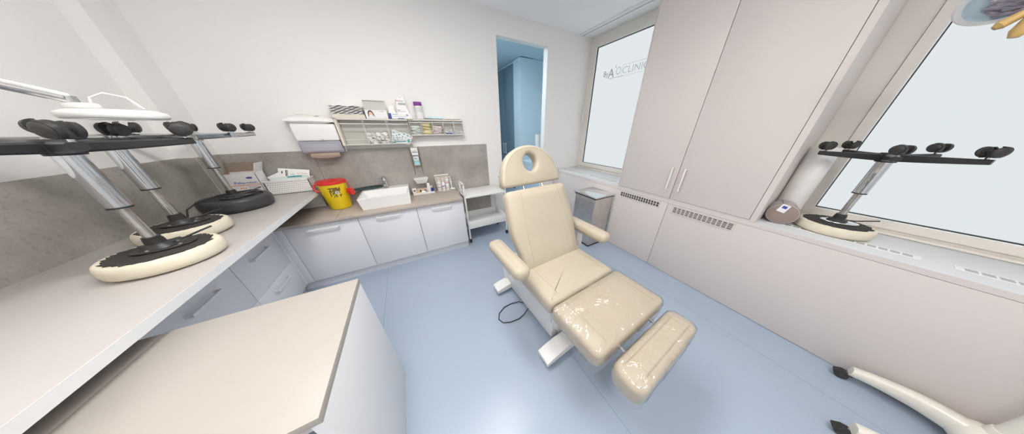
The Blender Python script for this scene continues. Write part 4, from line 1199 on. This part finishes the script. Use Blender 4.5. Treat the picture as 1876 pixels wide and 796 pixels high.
# base column and feet
MB().box(-.20, .20, -.10, .59, .055, .40, M['white'], .006).box(-.17, .17, -.02, .50, .40, .45, M['white'], .004).build('base_box', chair, smooth=30)
for y in (-.185, .575):
    f = MB(); w = .055
    for sx in (-1, 1):
        b = bmesh.new()
        sec = [(0.0, .055, .105), (.20, .05, .105), (.30, .042, .088), (.345, .042, .072)]
        rg = [[b.verts.new((sx * x, yy, z)) for yy, z in ((y - w, z0), (y + w, z0), (y + w, z1), (y - w, z1))] for x, z0, z1 in sec]
        for A, B in zip(rg, rg[1:]):
            for k in range(4): b.faces.new((A[k], A[(k + 1) % 4], B[(k + 1) % 4], B[k]))
        b.faces.new(rg[-1]); bmesh.ops.recalc_face_normals(b, faces=b.faces[:]); f.merge(b, M['white'])
    fo = f.build('foot_bar', chair, smooth=30)
    for sx in (-1, 1):
        MB().lathe([(.018, 0), (.02, .008), (.014, .03), (.012, .045)], M['blk'], 16, T(sx * .315, y, .0)).build('foot_pad', fo)
rd = MB()
for x in (-.14, .15):
    rd.cyl((x, -.52, .50), (x, -.58, .492), .008, M['chrome'], n=12).cyl((x, -.535, .498), (x, -.545, .497), .013, M['chrome_w'], n=12)
rd.build('footrest_rod', chair)

tag(MB().tube([(.64, 1.06, .05), (.60, 1.14, .02), (.53, 1.165, .006), (.46, 1.16, .006), (.39, 1.12, .006), (.365, 1.07, .006), (.385, 1.02, .006), (.44, .995, .006), (.52, .985, .008), (.58, .995, .02), (.65, 1.02, .06)], .0045, M['blk'], 8).build('power_cable'),
    'thin black cable looped on the blue floor beside the chair base', 'cable')

# ================================================================== FLOOR-STANDING MAGNIFIER LAMP, lower right
FX, FY = 2.175, -.825
fl = thing('floor_lamp', 'off-white wheeled lamp stand by the right wall with a round lamp head high up', 'lamp', (FX, FY, 0))
def q(x, y, z): return (x - FX, y - FY, z)
def curve(p, c, d, n=16):
    return [tuple(Vector(p) * (1 - t) ** 2 + Vector(c) * 2 * t * (1 - t) + Vector(d) * t * t) for t in [k / n for k in range(n + 1)]]


fb = MB().lathe([(0, .055), (.070, .055), (.086, .075), (.088, .10), (.080, .135), (.060, .158), (.035, .17), (.03, .20), (0, .20)], M['stand'], 36)
fb.lathe([(.006, 0), (.006, .006), (0, .007)], M['blk'], 10, T(-.075, -.015, .128) @ RY(-.9))
fb.build('base_hub', fl)
for (p, c, d) in ((q(2.17, -.80, .105), q(2.215, -.66, .125), q(2.190, -.470, .083)), (q(2.13, -.84, .10), q(1.86, -.98, .13), q(1.715, -.505, .083)),
                  (q(2.14, -.86, .10), q(1.95, -1.15, .13), q(1.68, -1.2, .083)), (q(2.17, -.86, .10), q(2.215, -1.05, .125), q(2.19, -1.22, .083))):
    pts = curve(p, c, d)
    lg = MB().bar(pts, [.082 - .028 * k / 16 for k in range(17)], [.10 - .045 * (k / 16) ** 1.4 for k in range(17)], M['stand']).build('leg', fl, smooth=50)
    cs = MB(); e = Vector(d); dr = (Vector(pts[-1]) - Vector(pts[-3])); dr.z = 0; dr.normalize(); sd_ = Vector((-dr.y, dr.x, 0))
    e2 = e + dr * .012
    cs.cyl(e + Vector((0, 0, -.04)), e + Vector((0, 0, -.02)), .008, M['chrome'], n=10)
    qr = sd_.to_track_quat('Z', 'Y').to_matrix().to_4x4()
    for s_ in (-.017, .005):
        cs.lathe([(0, 0), (.022, 0), (.0265, .003), (.0265, .009), (.022, .012), (0, .012)], M['wheel'], 22, T(*(e2 + sd_ * s_ + Vector((0, 0, -e.z + .0275)))) @ qr)
    cs.bar([tuple(e2 - dr * .03 + Vector((0, 0, -.030))), tuple(e2 + dr * .012 + Vector((0, 0, -.026))), tuple(e2 + dr * .034 + Vector((0, 0, -.045)))], .040, .010, M['blk'])
    cs.build('castor', lg)
MB().cyl((0, 0, .19), (0, 0, 1.72), .024, M['stand'], n=24).build('column', fl)
MB().tube([(0, 0, 1.70), (.01, .02, 1.95), (-.02, .40, 2.10), q(2.06, -.12, 2.05), q(2.02, -.02, 1.975)], .016, M['stand'], 12).build('boom_arm', fl)
# round head seen from below: pale rim, dark reflection modelled in the lens, two tan handles
mt = T(*q(1.985, -.024, 1.922)) @ RZ(.1) @ RY(math.radians(40)) @ Matrix.Scale(.76, 4)
MB().lathe([(.100, -.014), (.116, -.016), (.124, -.008), (.124, .010), (.118, .018)], M['lampwhite'], 48, mt, cap=False).lathe([(.100, -.014), (.098, .004)], M['bluewall'], 48, mt, cap=False).build('lamp_ring', fl)
MB().lathe([(0, .002), (.099, .004)], M['bluewall'], 48, mt, cap=False).build('lens', fl)
wv = MB(); r_ = random.Random(3)
for k in range(6):                                   # purple reflection in the lens, put in as coloured folds
    x0_ = -.045 + k * .021
    pts = [mt @ Vector((x0_ + .010 * r_.uniform(-1, 1), .045 - .028 * i_ - .012 * (k % 2), -.006 - .012 * math.sin(PI * (i_ + .5) / 5.5))) for i_ in range(5)]
    wv.tube(pts, [.006, .011, .013, .012, .007], M['plum'], 12)
wv.build('painted_reflection', fl)
MB().lathe([(.118, .018), (.10, .045), (.04, .065), (0, .067)], M['lampwhite'], 48, mt, cap=False).build('lamp_shell', fl)
for (s0, s1, r0) in ((q(1.955, -.095, 1.905), q(1.945, -.080, 1.785), .017), (q(1.955, -.075, 1.865), q(1.945, -.034, 1.822), .013)):
    s0, s1 = Vector(s0), Vector(s1)
    MB().tube([s0, s0.lerp(s1, .4), s0.lerp(s1, .85), s1], [r0 * .8, r0, r0 * 1.1, r0 * .6], M['tan_and_reflection'], 16).build('handle', fl)

# ================================================================== ROOM BEYOND THE DOORWAY
yn = YW + .1
struct(MB().box(.6, 3.0, 6.45, 6.55, 0, 2.9, M['bluewall']).build('wall_next_room_back', smooth=0))
struct(MB().box(.6, .7, yn, 6.45, 0, 2.9, M['bluewall']).build('wall_next_room_left', smooth=0))
struct(MB().box(2.92, 3.0, yn, 6.45, 0, 2.9, M['bluewall']).build('wall_next_room_right', smooth=0))
struct(MB().box(.6, 2.60, yn, 6.5, ZC + .002, ZC + .08, M['bluewall']).build('ceiling_next_room', smooth=0))
struct(MB().box(2.60, 2.632, yn, 6.45, ZC - .01, ZC + .08, M['bluewall']).box(2.652, 3.0, yn, 6.45, ZC - .01, ZC + .08, M['bluewall']).box(2.632, 2.652, yn, 6.45, ZC + .03, ZC + .08, M['dark']).build('trim_3', smooth=0))
nc = thing('built_in_cupboard', 'tall blue-grey cupboard in the room beyond the doorway', 'cupboard', (2.27, 5.2, 0))
MB().box(.012, .64, -1.085, 1.2, 0, ZC - .012, M['bluewall']).box(.002, .012, -1.085, -.80, 0, ZC - .012, M['bluewall']).build('carcass', nc, smooth=0)
for (y0, y1, hy) in ((-.797, -.30, -.36), (-.297, .40, -.235), (.403, 1.19, 1.1)):
    d = MB().box(0, .011, y0, y1, .83, ZC - .05, M['bluecup'], .001).build('door', nc, smooth=30)
    MB().box(-.032, -.022, hy - .008, hy + .008, .90, 1.15, M['white'], .003).box(-.024, 0, hy - .006, hy + .006, .905, .918, M['white']).box(-.024, 0, hy - .006, hy + .006, 1.132, 1.145, M['white']).build('handle', d, smooth=30)
MB().box(.001, .011, -.797, 1.19, .05, .825, M['bluecup'], .001).build('lower_panel', nc, smooth=30)
sl2 = MB().box(2.28, 2.92, yn + .002, 4.11, .0, .82, M['bluewall']).build('trim_4', smooth=0); struct(sl2)
nr = thing('couch_paper_roll', 'light blue-white paper roll standing beyond the doorway', 'paper roll', (2.55, 3.82, .8205))
MB().lathe([(0, 0), (.058, 0), (.06, .004), (.06, .545), (.058, .55), (.02, .55), (.02, .54)], M['rollpaper'], 32, cap=False).build('paper', nr)
MB().lathe([(.02, .552), (.017, .552), (.017, .45)], M['kraft'], 16, cap=False).build('core', nr)

# ================================================================== LIGHTS
for (x, y, lab) in ((-.40, 1.0, 'square ceiling light panel above the desk side of the room'), (.35, 1.15, 'square ceiling light panel above the treatment chair'), (-.35, -.65, 'square ceiling light panel behind the camera'), (1.0, -.75, 'unseen ceiling light panel added to brighten the right window recess')):
    cl = thing('unseen_ceiling_light', lab, 'ceiling light', (x, y, ZC))  # panels out of view; the right-window one is added to light its recess
    MB().box(-.26, .26, -.26, .26, -.012, -.001, M['white'], .002).build('frame', cl)
    MB().box(-.24, .24, -.24, .24, -.016, -.012, M['light']).build('unseen_light_diffuser', cl, smooth=0)
cl = thing('unseen_ceiling_light', 'unseen cool light panel added to light the room beyond the doorway', 'ceiling light', (1.08, 3.5, ZC))  # added out of view, stands in for the cool daylight in there
MB().box(-.26, .26, -.26, .26, -.012, 0, M['white'], .002).build('frame', cl)  # part of the added unseen panel
MB().box(-.24, .24, -.24, .24, -.016, -.012, M['cool_light']).build('unseen_light_diffuser', cl, smooth=0)

w = bpy.data.worlds.new('World'); S.world = w; w.use_nodes = True
w.node_tree.nodes['Background'].inputs[0].default_value = (.8, .88, 1, 1)
w.node_tree.nodes['Background'].inputs[1].default_value = .6

# ================================================================== CAMERA
cam = bpy.data.cameras.new('Camera'); co = bpy.data.objects.new('Camera', cam); COL.objects.link(co)
cam.sensor_width = 36; cam.sensor_fit = 'HORIZONTAL'
cam.lens = 349.012 / 1876 * 36
cam.shift_x = -20.776 / 1876; cam.shift_y = 11.979 / 1876
cam.clip_start = .02
co.location = (0, 0, 1.5)
co.rotation_euler = (PI / 2 - .465686, 0, -.519244)
S.camera = co
S.view_settings.view_transform = 'Standard'; S.view_settings.look = 'None'
S.view_settings.exposure = 0.0; S.view_settings.gamma = 1; S.view_settings.use_curve_mapping = False
S.cycles.use_denoising = True
S.cycles.max_bounces = 10; S.cycles.diffuse_bounces = 6; S.cycles.transparent_max_bounces = 16
S.cycles.sample_clamp_indirect = 6
